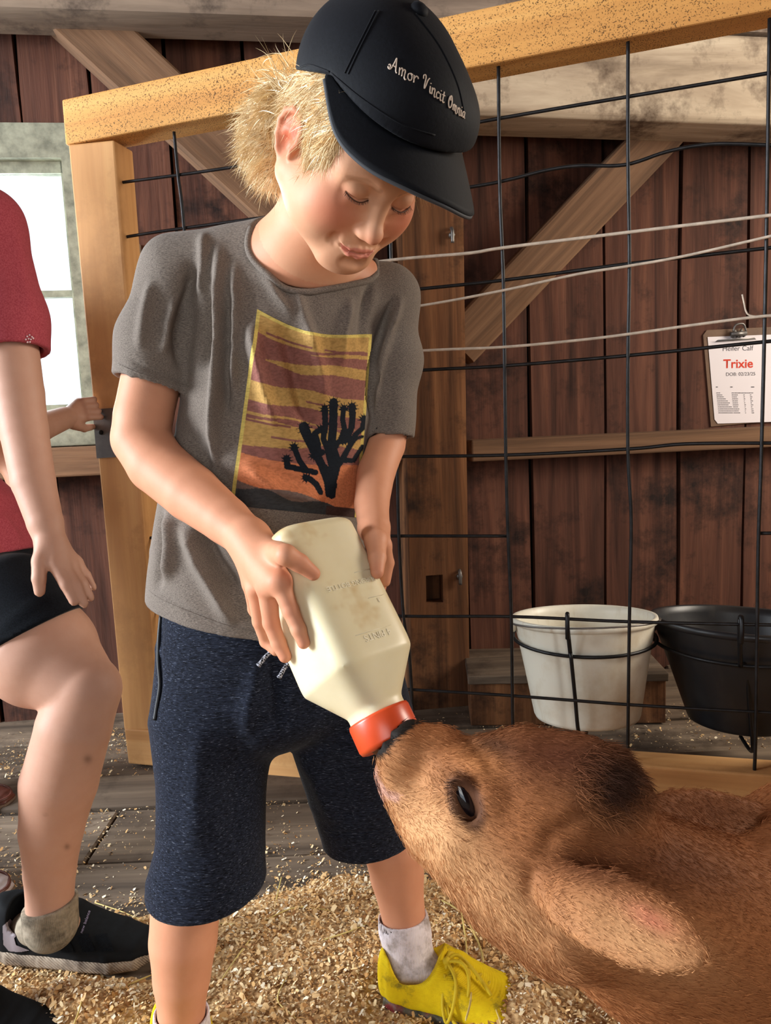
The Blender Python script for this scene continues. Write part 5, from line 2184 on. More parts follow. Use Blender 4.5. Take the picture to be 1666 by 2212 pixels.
bo.u(framed(Prim(bottle_form, (-BA - .004, -BA - .004, -.004), (BA + .004, BA + .004, BL_ + .066)), BR_, BT), .002)
bo.cut(framed(ell((-BA - .034, -.006, .092), (.0372, .026, .060)), BR_, BT), .010)
OV, OQ = bo.mesh(.0024)
OV = relax(OV, OQ, 3, .5)
bottle = put('milk_bottle', mesh_from('milk_bottle', OV, OQ), M_bottle)
tag(bottle, 'cream plastic nursing bottle with orange red screw cap held upside down by the boy', 'bottle')
obvh = BVHTree.FromPolygons([Vector(v) for v in OV], [tuple(q) for q in OQ])
cz = BL_ + .050
mb = MB()
pr = [(.020, cz + .030), (.0275, cz + .0325), (.0320, cz + .031), (.0338, cz + .027), (.0338, cz + .003), (.0328, cz), (.0285, cz - .0005), (.027, cz + .004)]
mb.lathe([(r, z) for r, z in pr], BT, 64, BR_)
scap = mb.build('screw_cap', M_cup, bottle, smooth=True)
mb = MB()
for k in range(40):
    an = 2 * math.pi * k / 40
    mb.tube([bl(.0338 * math.cos(an), .0338 * math.sin(an), cz + .004), bl(.0338 * math.cos(an), .0338 * math.sin(an), cz + .007)], .0004, 4)
MB().lathe([(.0, cz + .068), (.006, cz + .067), (.0085, cz + .062), (.0085, cz + .052), (.012, cz + .044), (.019, cz + .036), (.0225, cz + .030), (.0225, cz + .026)], BT, 32, BR_).build('teat', M_teat, bottle, smooth=True)


def emboss(txt, x, z, h, name):
    cu = bpy.data.curves.new('t', 'FONT')
    cu.body, cu.size, cu.extrude, cu.align_x = txt, h, .0004, 'CENTER'
    ob = bpy.data.objects.new('t', cu)
    COL.objects.link(ob)
    me = bpy.data.meshes.new_from_object(ob.evaluated_get(bpy.context.evaluated_depsgraph_get()))
    bpy.data.objects.remove(ob)
    out = [bl(x - v.co.x, BA + .0002 + v.co.z, z + v.co.y) for v in me.vertices]
    me.vertices.foreach_set('co', np.array(out, np.float32).ravel())
    me.update()
    put(name, me, M_emb, bottle)


M_emb = simple('raised milky lettering', (234, 224, 196), .3, spec=.5)
emboss('NURSING BOTTLE', .004, .083, .0082, 'raised_lettering')
emboss('4 PINTS', .004, .143, .0105, 'raised_lettering')
emboss('3', .026, .108, .0075, 'raised_lettering')
for x0, x1, z in ((.012, .034, .0745), (.014, .036, .106), (-.022, .026, .1405)):
    MB().tube([bl(x0, BA + .0003, z), bl(x1, BA + .0003, z)], .0004, 5).build('level_mark', M_emb, bottle, smooth=True)

# ------------------------------------------------------------------ the calf
cf = SDF()
CDP = -.046


def cu(x, y, d, r, k=.02, sq=None):
    c_, r_ = J(x, y, d + CDP, r)
    cf.u(ell(c_, (r_, r_, r_)) if sq is None else ell(c_, np.array(sq) * d / FPX, CAMR), k)


CAMR = np.stack([CR, CU, -CF], 1)


def crc(a, b, k=.02):
    (p, r), (q, s) = J(a[0], a[1], a[2] + CDP, a[3]), J(b[0], b[1], b[2] + CDP, b[3])
    cf.u(rc(p, q, r, s), k)


crc((884, 1610, .785, 50), (948, 1638, .785, 62), .012)
crc((948, 1638, .785, 62), (1012, 1690, .775, 84), .012)
crc((1065, 1682, .768, 92), (1135, 1684, .758, 104), .014)
crc((1135, 1684, .758, 104), (1230, 1705, .748, 112), .012)
crc((1230, 1705, .748, 112), (1295, 1728, .742, 102), .012)
crc((1295, 1728, .742, 100), (1335, 1752, .735, 58), .02)
crc((868, 1700, .785, 42), (940, 1775, .765, 66), .014)
crc((940, 1775, .765, 66), (1015, 1800, .745, 106), .02)
crc((1015, 1800, .745, 106), (1110, 1890, .730, 118), .02)
crc((1160, 1790, .735, 120), (1200, 1900, .725, 128), .03)
crc((1110, 1890, .730, 118), (1215, 1965, .715, 130), .02)
# muzzle, nose pad, lips, chin
cu(866, 1622, .782, 52, .012)
crc((832, 1624, .776, 17), (882, 1576, .786, 20), .008)
crc((832, 1668, .778, 22), (872, 1728, .772, 28), .010)
# neck and chest, lying body beyond the frame
nkc = [(P(1240, 1870, .705), .075, .080), (P(1390, 1968, .735), .094, .084), (P(1570, 2062, .785), .122, .105), (np.array([.50, .80, .235]), .150, .130)]
cf.u(loft(nkc, CU), .03)
bd = [(np.array([.47, .80, .215]), .150, .13), (np.array([.62, .86, .225]), .175, .165), (np.array([.85, .90, .22]), .18, .185), (np.array([1.06, .92, .21]), .17, .165), (np.array([1.18, .93, .19]), .13, .13)]
cf.u(loft(bd, (0, 0, 1)), .04)
for pts, rs in (([(.52, .72, .16), (.42, .66, .06), (.58, .62, .035), (.66, .63, .035)], (.07, .045, .03, .026)),
                ([(.52, .96, .16), (.42, 1.02, .06), (.56, 1.06, .035), (.64, 1.06, .035)], (.07, .045, .03, .026)),
                ([(1.08, .80, .18), (.92, .70, .16), (1.12, .67, .07), (.96, .64, .035), (.88, .64, .035)], (.12, .08, .045, .03, .026)),
                ([(1.08, 1.04, .18), (.94, 1.10, .14), (1.10, 1.13, .07), (.98, 1.15, .035)], (.11, .07, .045, .03)),
                ([(1.26, .93, .22), (1.32, .93, .16), (1.33, .92, .06)], (.03, .018, .014))):
    cf.chain([np.array(q) for q in pts], rs, .012, .03)
# eye: brow, socket, lids set on the surface that is there
def trace(sdf, x, y, s0=.45, s1=1.1):
    v_ = CF + (x - 833.0) / FPX * CR - (y - 1106.0) / FPX * CU
    s = np.linspace(s0, s1, 1300)
    d = sdf(CC + s[:, None] * v_)
    i = np.argmax(d < 0)
    return CC + s[i] * v_, s[i]


ex, ey = 1006, 1731
es, ed_ = trace(cf, ex, ey)
k_ = ed_ / FPX
EL = _unit(CR * 40 - CU * 85)                      # long way of the eye
EN = _unit(CC - es)
EN = _unit(EN - EL * (EN @ EL))
ES = np.cross(EN, EL)
ER = np.stack([EL, ES, EN], 1)
for (x, y, r, k) in ((958, 1672, 26, .02), (1000, 1655, 30, .02), (1046, 1680, 34, .02), (1060, 1735, 26, .02)):
    q, s = trace(cf, x, y)
    cf.u(ell(q - EN * .004, (r * k_ * .8,) * 3), k)
cf.cut(ell(es + EN * .003, (.0215, .0095, .008), ER), .008)
ring = []
for k in range(24):
    an = 2 * math.pi * k / 24
    ring.append(es + EL * .0215 * math.cos(an) + ES * .0096 * math.sin(an) * (1 - .25 * math.cos(an) ** 2) - EN * (.0005 + .004 * math.cos(an) ** 2))
for k in range(24):
    cf.u(rc(ring[k], ring[(k + 1) % 24], .0030, .0030), .005)
# ears: cupped leaves
def ear(secs, th, cup, k0=.012):
    S = [(P(x, y, d), w * d / FPX, th * (1 if i else 1.6)) for i, (x, y, d, w) in enumerate(secs)]
    ax = _unit(S[-1][0] - S[0][0])
    vw = _unit(CC - S[1][0])
    u_ = _unit(np.cross(ax, vw))
    u_ = _unit(u_ + cup[3] * vw)
    cf.u(loft(S[:3], u_), k0)
    cf.u(loft(S[1:], u_), .003)
    nrm = np.cross(u_, ax)
    nrm = nrm if nrm @ vw > 0 else -nrm
    m = P(*cup[:3])
    Rm = np.stack([ax, np.cross(nrm, ax), nrm], 1)
    cf.cut(ell(m + nrm * (th * .5 + .007), (.055, .027, .012), Rm), .006)
    return ax, nrm


eax, enr = ear([(1172, 1902, .640, 42), (1215, 1930, .610, 62), (1300, 1962, .582, 86), (1385, 2004, .562, 86), (1465, 2044, .546, 60), (1514, 2068, .538, 26)], .0070, (1385, 1992, .556, .30))
ear([(1375, 1770, .76, 36), (1450, 1752, .79, 42), (1540, 1752, .82, 44), (1640, 1770, .85, 36), (1700, 1784, .86, 16)], .008, (1560, 1752, .82, .1))
# nostril and mouth line
for (x, y, r) in ((849, 1592, 9), (841, 1603, 9)):
    q, s = trace(cf, x, y)
    cf.cut(ell(q, (r * k_ * .9,) * 3), .004)
ml_ = [trace(cf, x, y)[0] for x, y in ((818, 1640), (815, 1665), (826, 1695), (845, 1714), (860, 1722))]
for a, b in zip(ml_[:-1], ml_[1:]):
    cf.cut(rc(a, b, .0022, .0020), .004)
# mouth takes the teat
cf.cut(framed(Prim(lambda p: np.maximum(np.sqrt(p[:, 0] ** 2 + p[:, 1] ** 2) - .0345, np.abs(p[:, 2] - (cz + .013)) - .0215), np.array([-.04, -.04, cz - .02]), np.array([.04, .04, cz + .05])), BR_, BT), .003)
FV, FQ = cf.mesh(.0044)
FN = normals(FV, FQ)
FV = folds(FV, FN, [([(1160, 1860), (1190, 1800), (1260, 1760), (1330, 1745)], 16, -.004), ([(960, 1560), (1010, 1600), (1050, 1640), (1060, 1680)], 12, -.003),
                    ([(1270, 1880), (1390, 1900), (1500, 1960)], 24, -.004), ([(900, 1640), (940, 1680), (960, 1740)], 16, -.002),
                    ([(1150, 1860), (1140, 1930), (1180, 2000)], 14, -.005), ([(1180, 2020), (1240, 2090), (1330, 2170)], 16, .003)])
FV = relax(FV, FQ, 1, .4)
FN = normals(FV, FQ)
fpx, fz = proj(FV)


def blob(x, y, rx, ry=None, ang=0.0, P_=None):
    q = (fpx if P_ is None else P_) - np.array([x, y])
    a = math.radians(ang)
    u_, w_ = q[:, 0] * math.cos(a) + q[:, 1] * math.sin(a), -q[:, 0] * math.sin(a) + q[:, 1] * math.cos(a)
    return np.exp(-((u_ / rx) ** 2 + (w_ / (ry or rx)) ** 2))


c_base, c_lite, c_dark, c_poll = (np.array(lin(c)) for c in ((160, 102, 62), (210, 160, 112), (96, 54, 34), (56, 34, 24)))
fc = np.tile(c_base, (len(FV), 1))
fc = tint(fc, 1.0 * blob(930, 1800, 150, 80, 48), c_lite)
fc = tint(fc, .8 * blob(1080, 1960, 170, 60, 42), c_lite)
fc = tint(fc, .7 * blob(1380, 2030, 170, 70, 25), c_lite)
fc = tint(fc, 1.0 * blob(1210, 1630, 200, 90, 8), c_dark)
fc = tint(fc, .75 * blob(1450, 1870, 170, 70, 15), c_dark)  # shadow on the neck between ear and topline, painted into the coat
fc = tint(fc, .7 * blob(1270, 1880, 110, 40, 15), c_dark)  # shade along the near ear's upper edge, also painted in
fc = tint(fc, 1.2 * blob(1325, 1690, 70, 80, 30), c_poll)
fc = tint(fc, .8 * blob(1060, 1612, 50, 22, 10), c_poll)
fc = tint(fc, .8 * blob(1030, 1650, 60, 30, 20), np.array(lin((176, 116, 70))))
fc = tint(fc, .7 * blob(1540, 1750, 140, 50, 5), c_dark)
fc = tint(fc, .9 * blob(1405, 1985, 55, 22, 30), np.array(lin((196, 122, 92))))
fc = tint(fc, .6 * blob(880, 1690, 50, 60), np.array(lin((198, 146, 100))))
dn, _s = seg_dist(fpx, [(886, 1556), (858, 1576), (832, 1604), (818, 1622)])
fc = tint(fc, 1.2 * np.clip((18 - dn) / 6, 0, 1) * (fz > .66), np.array(lin((30, 24, 20))))
dm, _s = seg_dist(fpx, [(806, 1660), (812, 1690), (840, 1716), (856, 1722)])
fc = tint(fc, .9 * np.clip((11 - dm) / 5, 0, 1), np.array(lin((196, 150, 132))))
de = np.linalg.norm((FV - es) @ ER / (.026, .015, .03), axis=1)
fc = tint(fc, .8 * np.clip((1.15 - de) * 4, 0, 1), np.array(lin((70, 44, 34))))
cme = mesh_from('calf', FV, FQ)
set_col(cme, fc)
t = NT('short brown coat')
a = t.n('ShaderNodeVertexColor', layer_name='Col').outputs[0]
v = t.coord('Object', (1, 1, 1), rand=False)
n1 = t.noise(v, 30, 5, .65)
n2 = t.noise(v, 500, 3, .6)
c = t.mix(.55, a, t.ramp(n1, [(.3, (.55, .5, .46)), (.7, (1, 1, 1))]), 'MULTIPLY')
t.bump(n2, .3, .0015)
M_coat = t.out(c, .7, Specular_IOR_Level=.15)
calf = put('calf', cme, M_coat)
tag(calf, 'light brown calf stretching its muzzle up to the orange bottle cap', 'calf')
# eye
M_ceye = simple('dark calf eye', (22, 17, 20), .08, spec=.8)
eo = MB().ball(es - EN * .0040, (.0205, .0090, .0072), 20, 12, ER).build('eye', M_ceye, calf, smooth=True)
mb = MB()
for k in range(46):
    an = -1.9 + 3.3 * k / 45
    p0 = es + EL * .0215 * math.sin(an) - ES * .0088 * math.cos(an) * (1 - .25 * math.sin(an) ** 2) + EN * .0012
    d_ = _unit(-ES * .8 + EN * .5 + EL * (.5 * math.sin(an) + random.uniform(-.2, .2)))
    mb.tube([p0, p0 + d_ * .006, p0 + d_ * .011 - EN * .001], [.00035, .00025, .0001], 4)
mb.build('eyelashes', M_lash, calf, smooth=True, kind='stuff')

# coat hairs
def coat(n, mesh_sel, l0, l1, w0, w1, name, jit=.22, out=.13, dark=0.0):
    pick = mesh_sel[RNG.integers(0, len(mesh_sel), n)]
    r = FV[pick] + RNG.normal(size=(n, 3)) * .0014
    nn_ = FN[pick]
    px_ = fpx[pick]
    # hairs lie from the muzzle back along head, ear and neck
    f2 = np.stack([np.full(n, 1.0), np.full(n, .35)], 1)
    dflow = CR * f2[:, :1] - CU * f2[:, 1:]
    earm = blob(1380, 2010, 150, 80, 25, px_) > .35
    dflow[earm] = eax
    low = blob(1040, 1960, 200, 90, 40, px_) > .3
    dflow[low] = _unit(CR * .75 - CU * .8)
    pol = blob(1330, 1700, 80, 80, 0, px_) > .3
    dflow[pol] = _unit(CR * .8 - CU * .5) + 0
    dflow = dflow + RNG.normal(size=(n, 3)) * jit
    dflow -= nn_ * (dflow * nn_).sum(1)[:, None]
    dflow = dflow / (np.linalg.norm(dflow, axis=1)[:, None] + 1e-9) + nn_ * (RNG.uniform(.02, out, n) * np.where(earm, .4, 1.0))[:, None]
    o = strands(name, M_fur, calf, r, dflow, RNG.uniform(l0, l1, n) * np.where(earm, .6, 1.0), RNG.uniform(w0, w1, n), .12, (0, 0, -.1), 4)
    vc = np.repeat(fc[pick] * RNG.uniform(.78, 1.22, (n, 1)), 8, axis=0)
    set_col(o.data, vc)
    return o


t = NT('coat hair')
a = t.n('ShaderNodeVertexColor', layer_name='Col').outputs[0]
M_fur = t.out(a, .75, Specular_IOR_Level=.1)
inview = np.where((fpx[:, 0] > 790) & (fpx[:, 0] < 1720) & (fpx[:, 1] > 1530) & (fpx[:, 1] < 2260) & (((CC - FV) * FN).sum(1) > -.05) & (de > .80) & (dn > 7))[0]
coat(80000, inview, .004, .009, .0003, .0006, 'coat_hair')
polls = inview[blob(1322, 1690, 75, 75)[inview] > .25]
coat(3600, polls, .010, .020, .0004, .0008, 'poll_tuft', .45, .5)
lows = inview[(blob(1090, 2000, 180, 50, 42)[inview] > .3) | (blob(830, 1745, 40, 40)[inview] > .3)]
coat(2000, lows, .008, .014, .0004, .0007, 'throat_hair', .3, .25)
rest = np.setdiff1d(np.where((de > 1.0) & (FV[:, 2] > .02))[0], inview)
coat(16000, rest, .008, .014, .0007, .0012, 'body_hair')

# ------------------------------------------------------------------ the child in red at the left edge
M_red_knit = cloth_mat('faded red knit', (148, 58, 68), (174, 80, 88), 500, (1, 1, 1), .15)
M_dark_knit = cloth_mat('black stretch cloth', (9, 12, 16), (20, 24, 30), 500, (1, 1, 1), .1)
kid = SDF()
kd = 1.13
KR = _unit(CR * .9 - CF * .45)                       # way the child faces
khead_u = _unit(np.array([.1, -.05, 1]))
khead_f = _unit(KR - khead_u * (KR @ khead_u))
KHR = np.stack([np.cross(khead_u, khead_f) * -1, khead_f, khead_u], 1)
KHR[:, 0] = np.cross(khead_f, khead_u)
KHT = P(-185, 250, 1.19)
add_head(kid, KHR, KHT)
kn = P(-140, 440, 1.19)
kid.u(rc(KHT + KHR @ np.array([0, -.03, -.05]), kn, .042, .046), .03)
kid.u(rc(kn, P(-110, 560, 1.20), .05, .08), .02)
kid.u(loft([(P(-125, 640, 1.20), .080, .125), (P(-158, 850, 1.205), .080, .115), (P(-185, 1030, 1.21), .070, .104), (P(-95, 1230, 1.21), .088, .112), (P(-70, 1360, 1.21), .09, .115)], KR), .03)


def limb(pts, k=.003, fk=.02):
    q = [J(*p) for p in pts]
    kid.chain([a[0] for a in q], [a[1] for a in q], k, fk)
    return [a[0] for a in q]


near_arm = limb([(-28, 500, 1.12, 62), (10, 660, 1.11, 58), (40, 850, 1.105, 52), (52, 930, 1.10, 49), (72, 1040, 1.085, 45), (98, 1130, 1.07, 37), (112, 1180, 1.065, 31)])
wq = near_arm[-1]
far_arm = limb([(-70, 520, 1.30, 48), (-20, 760, 1.40, 42), (20, 940, 1.48, 36), (90, 922, 1.60, 30), (140, 903, 1.68, 24)])
fw = far_arm[-1]
# near hand hanging, thumb down the front
for x, y, d, r in ((116, 1215, 1.05, 17), (136, 1222, 1.06, 17), (152, 1222, 1.075, 16), (164, 1216, 1.09, 15)):
    q, s = J(x, y, d, r)
    kid.u(rc(wq, q, .019, s), .008)
for pts in ([(118, 1218, 1.05, 15), (142, 1262, 1.045, 13), (160, 1300, 1.045, 10)], [(136, 1224, 1.06, 15), (164, 1266, 1.055, 13), (182, 1304, 1.055, 10)],
            [(152, 1222, 1.075, 14), (178, 1260, 1.07, 12), (196, 1292, 1.07, 9)], [(164, 1214, 1.09, 13), (186, 1244, 1.09, 11), (202, 1270, 1.09, 8)],
            [(98, 1172, 1.055, 19), (86, 1212, 1.045, 17), (84, 1250, 1.04, 15), (86, 1278, 1.04, 12)]):
    limb(pts, .003, .005)
# far hand closed over the gate stile
for k in range(4):
    q, s = J(170 + 2 * k, 872 + 10 * k, 1.725 - .004 * k, 13)
    kid.u(rc(fw, q, .016, s), .006)
    tip = GATE(204 + 5 * k, 862 + 13 * k, .031)
    kid.chain([q, (q + tip) / 2 + GATE.n * .012, tip], [.0095, .0085, .0068], .003, .004)
q = J(160, 915, 1.70, 14)
kid.chain([q[0], P(182, 925, 1.73), P(200, 922, 1.755)], [q[1], .0095, .0075], .003, .005)
# legs
kl = limb([(-10, 1330, 1.17, 120), (90, 1410, 1.13, 118), (185, 1490, 1.10, 74), (160, 1570, 1.10, 78), (128, 1690, 1.115, 80), (112, 1790, 1.125, 66), (108, 1880, 1.135, 53), (108, 1950, 1.142, 48), (110, 1995, 1.147, 47)], .004, .02)
ka = kl[-1]
h3, t3_ = ground(6, 2056), ground(338, 2074)
kf = h3 + (t3_ - h3) * .18 + (0, 0, .045)
kt = h3 + (t3_ - h3) * .55 + (0, 0, .045)
kid.u(rc(ka, kf, .029, .024), .01)
kid.u(rc(ka, kt, .027, .018), .01)
kl2 = limb([(-90, 1330, 1.22, 115), (-150, 1620, 1.10, 72), (-130, 1850, 1.05, 62), (-95, 2060, 1.04, 46), (-90, 2130, 1.03, 46)], .004, .02)
GV, GQ = kid.mesh(.0036)
GV = relax(GV, GQ, 2, .5)
gme = mesh_from('person', GV, GQ)
gc = np.tile(np.array(lin((192, 148, 126))), (len(GV), 1))
gpx, gz = proj(GV)
for x, y, r in ((145, 1829, 6), (190, 1640, 9), (98, 1760, 3)):
    gc = tint(gc, .7 * np.exp(-(np.linalg.norm(gpx - (x, y), axis=1) / r) ** 2), np.array(lin((110, 80, 66))))
set_col(gme, gc)
girl = put('person', gme, M_skin)
tag(girl, 'child in a red shirt and black shorts at the left edge gripping the gate', 'person')
gs = SDF()
gs.u(rc(P(-28, 480, 1.12), P(15, 690, 1.11), 72 * 1.12 / FPX, 80 * 1.11 / FPX), .02)
gs.u(rc(P(15, 690, 1.11), P(35, 840, 1.105), 80 * 1.11 / FPX, 78 * 1.11 / FPX), .02)
axk = _unit(P(32, 840, 1.105) - P(-10, 500, 1.12))
pk = P(35, 757, 1.10)
gs.cut(Prim(lambda p: -((p - pk) @ axk), P(35, 850, 1.1) - (.08, .09, .12), P(35, 850, 1.1) + (.09, .09, .12)), .003)
gs.cut(rc(P(0, 660, 1.11), P(40, 850, 1.105), .046, .047), .003)
gs.u(loft([(P(-125, 600, 1.20), .092, .135), (P(-160, 850, 1.205), .095, .130), (P(-185, 1000, 1.21), .086, .118), (P(-185, 1065, 1.21), .088, .118), (P(-95, 1165, 1.21), .104, .126), (P(-52, 1330, 1.21), .115, .13)], KR), .02)
gs.u(rc(P(-115, 480, 1.2), P(-30, 500, 1.13), .05, .05), .03)
gs.cut(loft([(P(-160, 300, 1.18), .08, .08), (P(-140, 470, 1.195), .056, .056)], KR), .005)
hA, hB = P(52, 1180, 1.12), P(-60, 1240, 1.09)
gn = _unit(np.array([.22, -.1, -1]))
gs.cut(Prim(lambda p: -((p - hA) @ gn), np.array([-1.5, .3, .2]), np.array([.2, 1.8, .75])), .003)
V, Q = gs.mesh(.0034)
V = folds(V, normals(V, Q), [([(0, 1110), (30, 1150), (45, 1170)], 9, .004), ([(-20, 1140), (10, 1180), (20, 1195)], 9, -.004), ([(30, 480), (50, 600), (70, 700)], 14, .003), ([(10, 745), (50, 755), (90, 742)], 4, -.0015)])
V = relax(V, Q, 2, .5)
gshirt = put('t_shirt', mesh_from('t_shirt', V, Q), M_red_knit, girl, label='faded red short sleeved shirt')
M_seq = simple('silver sequin', (236, 206, 210), .2, .6)
gb = BVHTree.FromPolygons([Vector(v) for v in V], [tuple(q) for q in Q])
mb = MB()
for x, y in ((58, 727), (63, 724), (68, 728), (55, 733), (61, 732), (66, 733), (71, 731), (59, 738), (64, 738)):
    q = cast(gb, x, y, .001)
    if q is not None:
        mb.ball(q, .0016, 6, 4)
mb.build('sequins', M_seq, gshirt, smooth=True, kind='stuff')
gp = SDF()
gp.u(loft([(P(-100, 1225, 1.21), .092, .112), (P(-48, 1295, 1.20), .104, .125), (P(-20, 1350, 1.18), .10, .12)], KR), .02)
gp.u(loft([(P(0, 1310, 1.165), .098, .090), (P(70, 1390, 1.135), .096, .088), (P(150, 1462, 1.11), .084, .080)], CU), .02)
gp.u(rc(P(-90, 1330, 1.22), P(-135, 1520, 1.14), .085, .075), .02)
pA = P(108, 1352, 1.04)
pn = _unit((P(150, 1318, 1.12) - P(2, 1402, 1.12)))
pn = np.cross(pn, CF)
pn = _unit(pn if pn @ CU < 0 else -pn)
gp.cut(Prim(lambda p: -((p - P(78, 1362, 1.12)) @ pn), P(120, 1430, 1.12) - (.20, .16, .11), P(120, 1430, 1.12) + (.15, .15, .12)), .003)
gp.cut(rc(P(40, 1350, 1.14), P(150, 1460, 1.11), .073, .066), .003)
V, Q = gp.mesh(.0034)
V = relax(V, Q, 2, .5)
put('shorts', mesh_from('shorts', V, Q), M_dark_knit, girl, label='short black stretch shorts')
MB().ball(hw(0, 0, 0) * 0 + KHT + KHR @ np.array([0, -.018, .045]), (.079, .092, .082), 24, 14, KHR).build('hair', simple('brown hair', (96, 66, 44), .5, var=.3, scale=60), girl, smooth=True)
# sock and shoe
s_ = SDF()
sk = [J(108, 1915, 1.138, 57), J(108, 1960, 1.142, 56), J(110, 1995, 1.147, 57)]
s_.chain([q[0] for q in sk], [q[1] for q in sk], .003)
s_.u(rc(ka, kf, .0335, .026), .003)
s_.u(rc(ka, kf * .6 + kt * .4, .0335, .024), .003)
tq = P(110, 1948, 1.142)
tn_ = _unit(np.array([-.16, .05, 1.0]))
s_.cut(Prim(lambda p: -((p - tq) @ tn_), np.full(3, -5.), np.full(3, 5.)), .002)
V, Q = s_.mesh(.0028)
M_gsock = NT('greige ribbed sock')
v = M_gsock.coord('Object', (1, 1, 1), rand=False)
w_ = M_gsock.n('ShaderNodeTexWave', ins={'Vector': v, 'Scale': 130.0, 'Distortion': .5}, bands_direction='X')
n1 = M_gsock.noise(v, 30, 5, .7)
c = M_gsock.ramp(n1, [(.35, lin((92, 84, 72))), (.56, lin((150, 138, 120))), (.8, lin((172, 162, 146)))])
M_gsock.bump(w_.outputs['Fac'], .35, .001)
put('sock', mesh_from('sock', V, Q), M_gsock.out(c, .9, Specular_IOR_Level=.1), girl)
M_bshoe = simple('black knit upper', (12, 14, 17), .8, spec=.2, var=.3, scale=120, bump=.15)
M_tan = NT('muddy tan sole')
v = M_tan.coord('Object', (1, 1, 1), rand=False)
w_ = M_tan.n('ShaderNodeTexWave', ins={'Vector': v, 'Scale': 120.0, 'Distortion': .2}, bands_direction='DIAGONAL')
n1 = M_tan.noise(v, 22, 5, .7)
c = M_tan.ramp(n1, [(.35, lin((92, 80, 70))), (.55, lin((158, 142, 124))), (.75, lin((182, 168, 150)))])
M_tan.bump(w_.outputs['Fac'], .5, .002)
M_tan = M_tan.out(c, .8, Specular_IOR_Level=.2)
gsh, gat = shoe(girl, h3, t3_, ka, 1.02, M_bshoe, M_tan, .033, lbl='black slip on trainer with a grey heel patch and tan sole', top=.104, sole_h=.030, dip=.008)
M_heel = simple('grey heel patch', (138, 128, 132), .6, bump=.1)
gv = np.array([v.co[:] for v in gsh.data.vertices])
gsb = BVHTree.FromPolygons([Vector(v) for v in gv], [tuple(p.vertices) for p in gsh.data.polygons])


def patch(name, poly, mat, parent, bvh, n=26, off=.0012):
    """a thin piece stitched on: the part of a surface inside an outline"""
    poly = np.array(poly, float)
    lo_, hi_ = poly.min(0), poly.max(0)
    xs_, ys_ = np.linspace(lo_[0], hi_[0], n), np.linspace(lo_[1], hi_[1], n)
    g = np.stack(np.meshgrid(xs_, ys_), -1).reshape(-1, 2)
    q = [cast(bvh, x, y, off) for x, y in g]
    okk = np.array([a is not None for a in q]) & inside(g, poly)
    V_ = np.array([a if a is not None else np.zeros(3) for a in q])
    gi = np.arange(n * n).reshape(n, n)
    qd = np.stack([gi[:-1, :-1], gi[1:, :-1], gi[1:, 1:], gi[:-1, 1:]], -1).reshape(-1, 4)
    qd = qd[okk[qd].all(1)]
    if len(qd) == 0:
        return None
    qd = qd[np.linalg.norm(V_[qd[:, 0]] - V_[qd[:, 2]], axis=1) < .02]
    if len(qd) == 0:
        return None
    used = np.unique(qd)
    mp = np.full(len(V_), -1)
    mp[used] = np.arange(len(used))
    return put(name, mesh_from(name, V_[used], mp[qd]), mat, parent)


patch('heel_patch', [(6, 2000), (20, 1985), (38, 1998), (42, 2016), (32, 2026), (36, 2040), (66, 2052), (44, 2056), (20, 2054), (8, 2040)], M_heel, gsh, gsb, 80)
for x0 in (120, 165, 205):
    patch('strap', [(x0, 2020), (x0 + 26, 2016), (x0 + 46, 2056), (x0 + 14, 2058)], M_dark_knit, gsh, gsb, 18, .0022)
pull = [gat(.0, .085), gat(-.035, .098), gat(-.05, .085), gat(-.02, .066)]
MB().tube(smooth_path(pull, 5), .004, 8).build('pull_tab', simple('dark teal webbing', (34, 58, 62), .7), gsh, smooth=True)
M_brandtext = simple('pale violet print', (150, 140, 168), .7)
cu_ = bpy.data.curves.new('t', 'FONT')
cu_.body, cu_.size = 'new balance', 1.0
ob = bpy.data.objects.new('t', cu_)
COL.objects.link(ob)
me = bpy.data.meshes.new_from_object(ob.evaluated_get(bpy.context.evaluated_depsgraph_get()))
bpy.data.objects.remove(ob)
wmax = max(v.co.x for v in me.vertices)
out, bad = [], False
for v in me.vertices:
    s = v.co.x / wmax
    x, y = 178 + 17 * s, 2017 - 48 * s
    x, y = x - v.co.y * 9 * .94 * -1 * -1, y - v.co.y * 9 * .33
    q = cast(gsb, x, y, .0012)
    bad |= q is None
    out.append(q if q is not None else P(x, y, 1.1))
me.vertices.foreach_set('co', np.array(out, np.float32).ravel())
me.update()
if not bad:
    put('lettering', me, M_brandtext, gsh)
h4 = ground(-175, 2262)
shoe(girl, h4, h4 + .215 * _unit(np.array([1.0, -.10, 0])), P(-95, 2060, 1.04), 1.02, M_bshoe, M_tan, .040, lbl='black slip on trainer', top=.098, sole_h=.030)

# ------------------------------------------------------------------ someone behind, mostly beyond the left edge
M_leather = simple('brown leather', (92, 50, 40), .4, spec=.4, var=.3, scale=30, bump=.1)
M_grey_l = simple('pale grey leather', (170, 156, 154), .5, spec=.4, var=.2, scale=30)
M_lsole = simple('dusty brown rubber', (112, 92, 78), .8, var=.3, scale=40)
th = SDF()
TF = _unit(np.array([.95, -.15, 0]))
TU = np.array([0, 0, 1.0])
TR3 = np.stack([np.cross(TF, TU), TF, TU], 1)
tb = np.array([-1.08, 1.46, 0])
tH = tb + np.array([.02, .02, 1.42])
add_head(th, TR3, tH)
th.u(rc(tH + TR3 @ np.array([0, -.03, -.05]), tb + (0, 0, 1.26), .045, .052), .03)
th.u(loft([(tb + (0, 0, 1.20), .095, .16), (tb + (0, 0, 1.0), .10, .15), (tb + (0, 0, .80), .10, .145), (tb + (0, 0, .66), .11, .15)], TF), .03)
fA, fB = ground(6, 1742), ground(15, 1935)
fA, fB = fA + (-.10, .01, 0), fB + (-.11, 0, 0)
